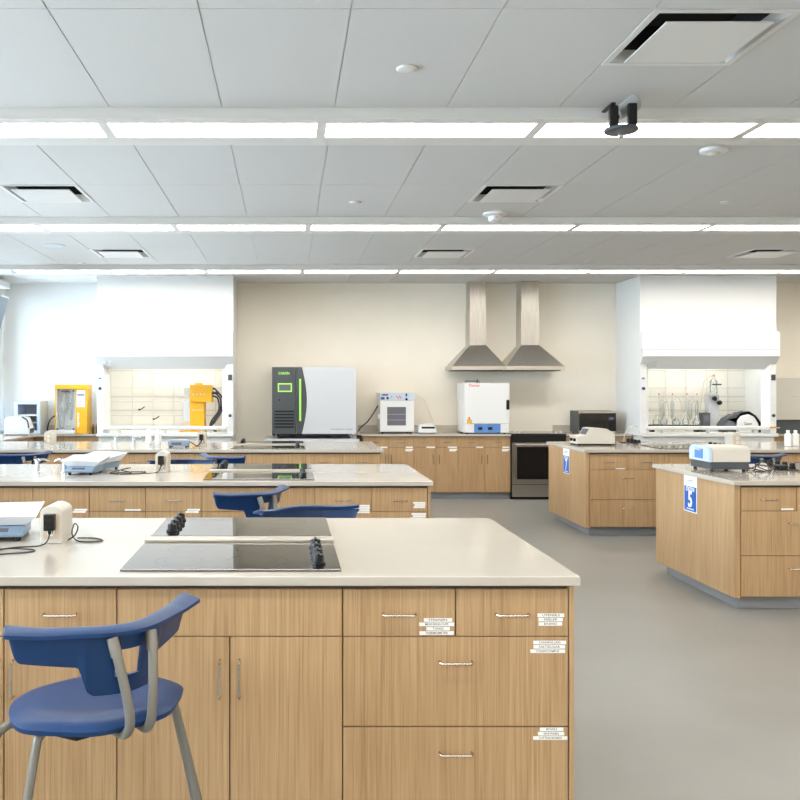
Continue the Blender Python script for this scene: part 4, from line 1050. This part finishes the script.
# range hoods
for (a, c, p, q, lab) in ((452, 508, 469.5, 486, 'steel range hood above the large white oven'), (505.8, 564.5, 521, 539, 'steel range hood above the range')):
    Yh = 12.2; x0, x1 = wx(a, Yh), wx(c, Yh)
    if a < 480: x1 = 3.078
    else: x0 = 3.082
    xc = (x0+x1)/2; t = thing('range_hood', lab, 'range hood', (xc, YB-.001, 1.81), 0, 'steel range hoods')
    h = (x1-x0)/2; d = YB-Yh
    cw = (wx(q, 12.45)-wx(p, 12.45))/2; cd = .28; off = (wx(p, 12.45)+wx(q, 12.45))/2-xc
    b = MB(); b.box(-h, h, -d, 0, 0, .052, 0, .002); b.build('rim', 'steel', t)
    b = MB(); bm = b.bm; zt = .36
    A = [bm.verts.new(v) for v in ((-h, -d, .052), (h, -d, .052), (h, 0, .052), (-h, 0, .052))]
    B = [bm.verts.new(v) for v in ((off-cw, -cd, zt), (off+cw, -cd, zt), (off+cw, 0, zt), (off-cw, 0, zt))]
    for k in range(4): bm.faces.new((A[k], A[(k+1) % 4], B[(k+1) % 4], B[k]))
    bm.faces.new(B); bm.faces.new(A[::-1]); b.build('canopy', 'hoodsteel', t)
    b = MB(); b.box(off-cw, off+cw, -cd, 0, zt, .84, 0); b.box(off-cw+.005, off+cw-.005, -cd+.005, 0, .84, CEIL-1.81, 0); b.build('chimney', 'hoodsteel', t)
    b = MB(); b.box(-h+.04, h-.04, -d+.04, -.05, -.012, -.0, 0); b.build('filter', 'anthracite', t)
# grey incubator at the right
t = thing('incubator', 'large grey cabinet on dark base right of the right fume hood', 'incubator', (6.84, 12.2, TOPZ))
MB().box(.02, 1.0, .02, .45, 0, .19, 0, .004).build('base', 'anthracite', t)
b = MB(); b.box(0, 1.02, 0, .47, .195, .78, 0, .008); b.build('cabinet_body', 'greybox', t)
b = MB(); b.box(.05, .10, .017, .02, .075, .09, 0); b.build('print', 'greyplastic', t)
b = MB(); b.box(.25, .32, -.002, 0, .52, .526, 0); b.build('sticker', 'yellow', t)
t = thing('yellow_valve', 'small yellow gas valve at the right post of the right hood', 'valve', (wx(771.5, 11.82), 11.79, .94))
MB().box(-.02, .02, -.012, .012, .0, .07, 0, .004).build('valve_body', 'white', t); b = MB(); b.box(-.03, .04, -.02, .015, .07, .095, 0, .006); b.build('lever', 'yellow', t)

# display hanging by the left windows and window shade cassette
t = thing('display', 'dark display screen hung tilted at the left edge by the windows', 'display', (-4.12, 10.45, 0), 0)
R = Matrix.Rotation(math.radians(16), 4, 'Y')
T = Matrix.Translation((.62, 0, 2.70)) @ R
MB().box(-.045, 0, -.45, .5, -.52, 0, 0, .006, mx=T).build('bezel', 'frame', t)
MB().box(0, .003, -.43, .48, -.50, -.02, 0, mx=T).build('screen', 'tvscreen', t)
b = MB(); b.tube([(.38, 0, CEIL-.001), (.38, 0, 2.50), (.40, 0, 2.46), (.52, 0, 2.45)], .022, 0, 10); b.box(.30, .46, -.08, .08, CEIL-.015, CEIL-.001, 0); b.build('ceiling_pole', 'frame', t)
tag(MB().box(XL+.001, XL+.22, 5.6, 12.25, 2.955, 3.035, 0, .006).build('shade_cassette', 'white'), 'long white roller shade box above the left windows', 'window shade')

# ------------------------------------------------------------------ light, camera
w = bpy.data.worlds.new('sky'); S.world = w; w.use_nodes = True
bg = w.node_tree.nodes['Background']; bg.inputs[0].default_value = (.72, .86, 1.0, 1); bg.inputs[1].default_value = 13.0
cam = bpy.data.cameras.new('camera'); co = bpy.data.objects.new('camera', cam); COL.objects.link(co)
co.location = (0, 0, HC); co.rotation_euler = (PI/2, 0, 0)
cam.sensor_width = 36; cam.lens = F/800*36
cam.shift_x = (400-CX)/800; cam.shift_y = (CY-400)/800
cam.clip_start = .05; cam.clip_end = 100
S.camera = co
S.view_settings.view_transform = 'Standard'; S.view_settings.look = 'None'
S.view_settings.exposure = 0.44; S.view_settings.gamma = 1.0; S.view_settings.use_curve_mapping = False
S.cycles.use_denoising = True
S.cycles.max_bounces = 10; S.cycles.diffuse_bounces = 6; S.cycles.glossy_bounces = 5; S.cycles.transparent_max_bounces = 12
S.cycles.sample_clamp_indirect = 5.0
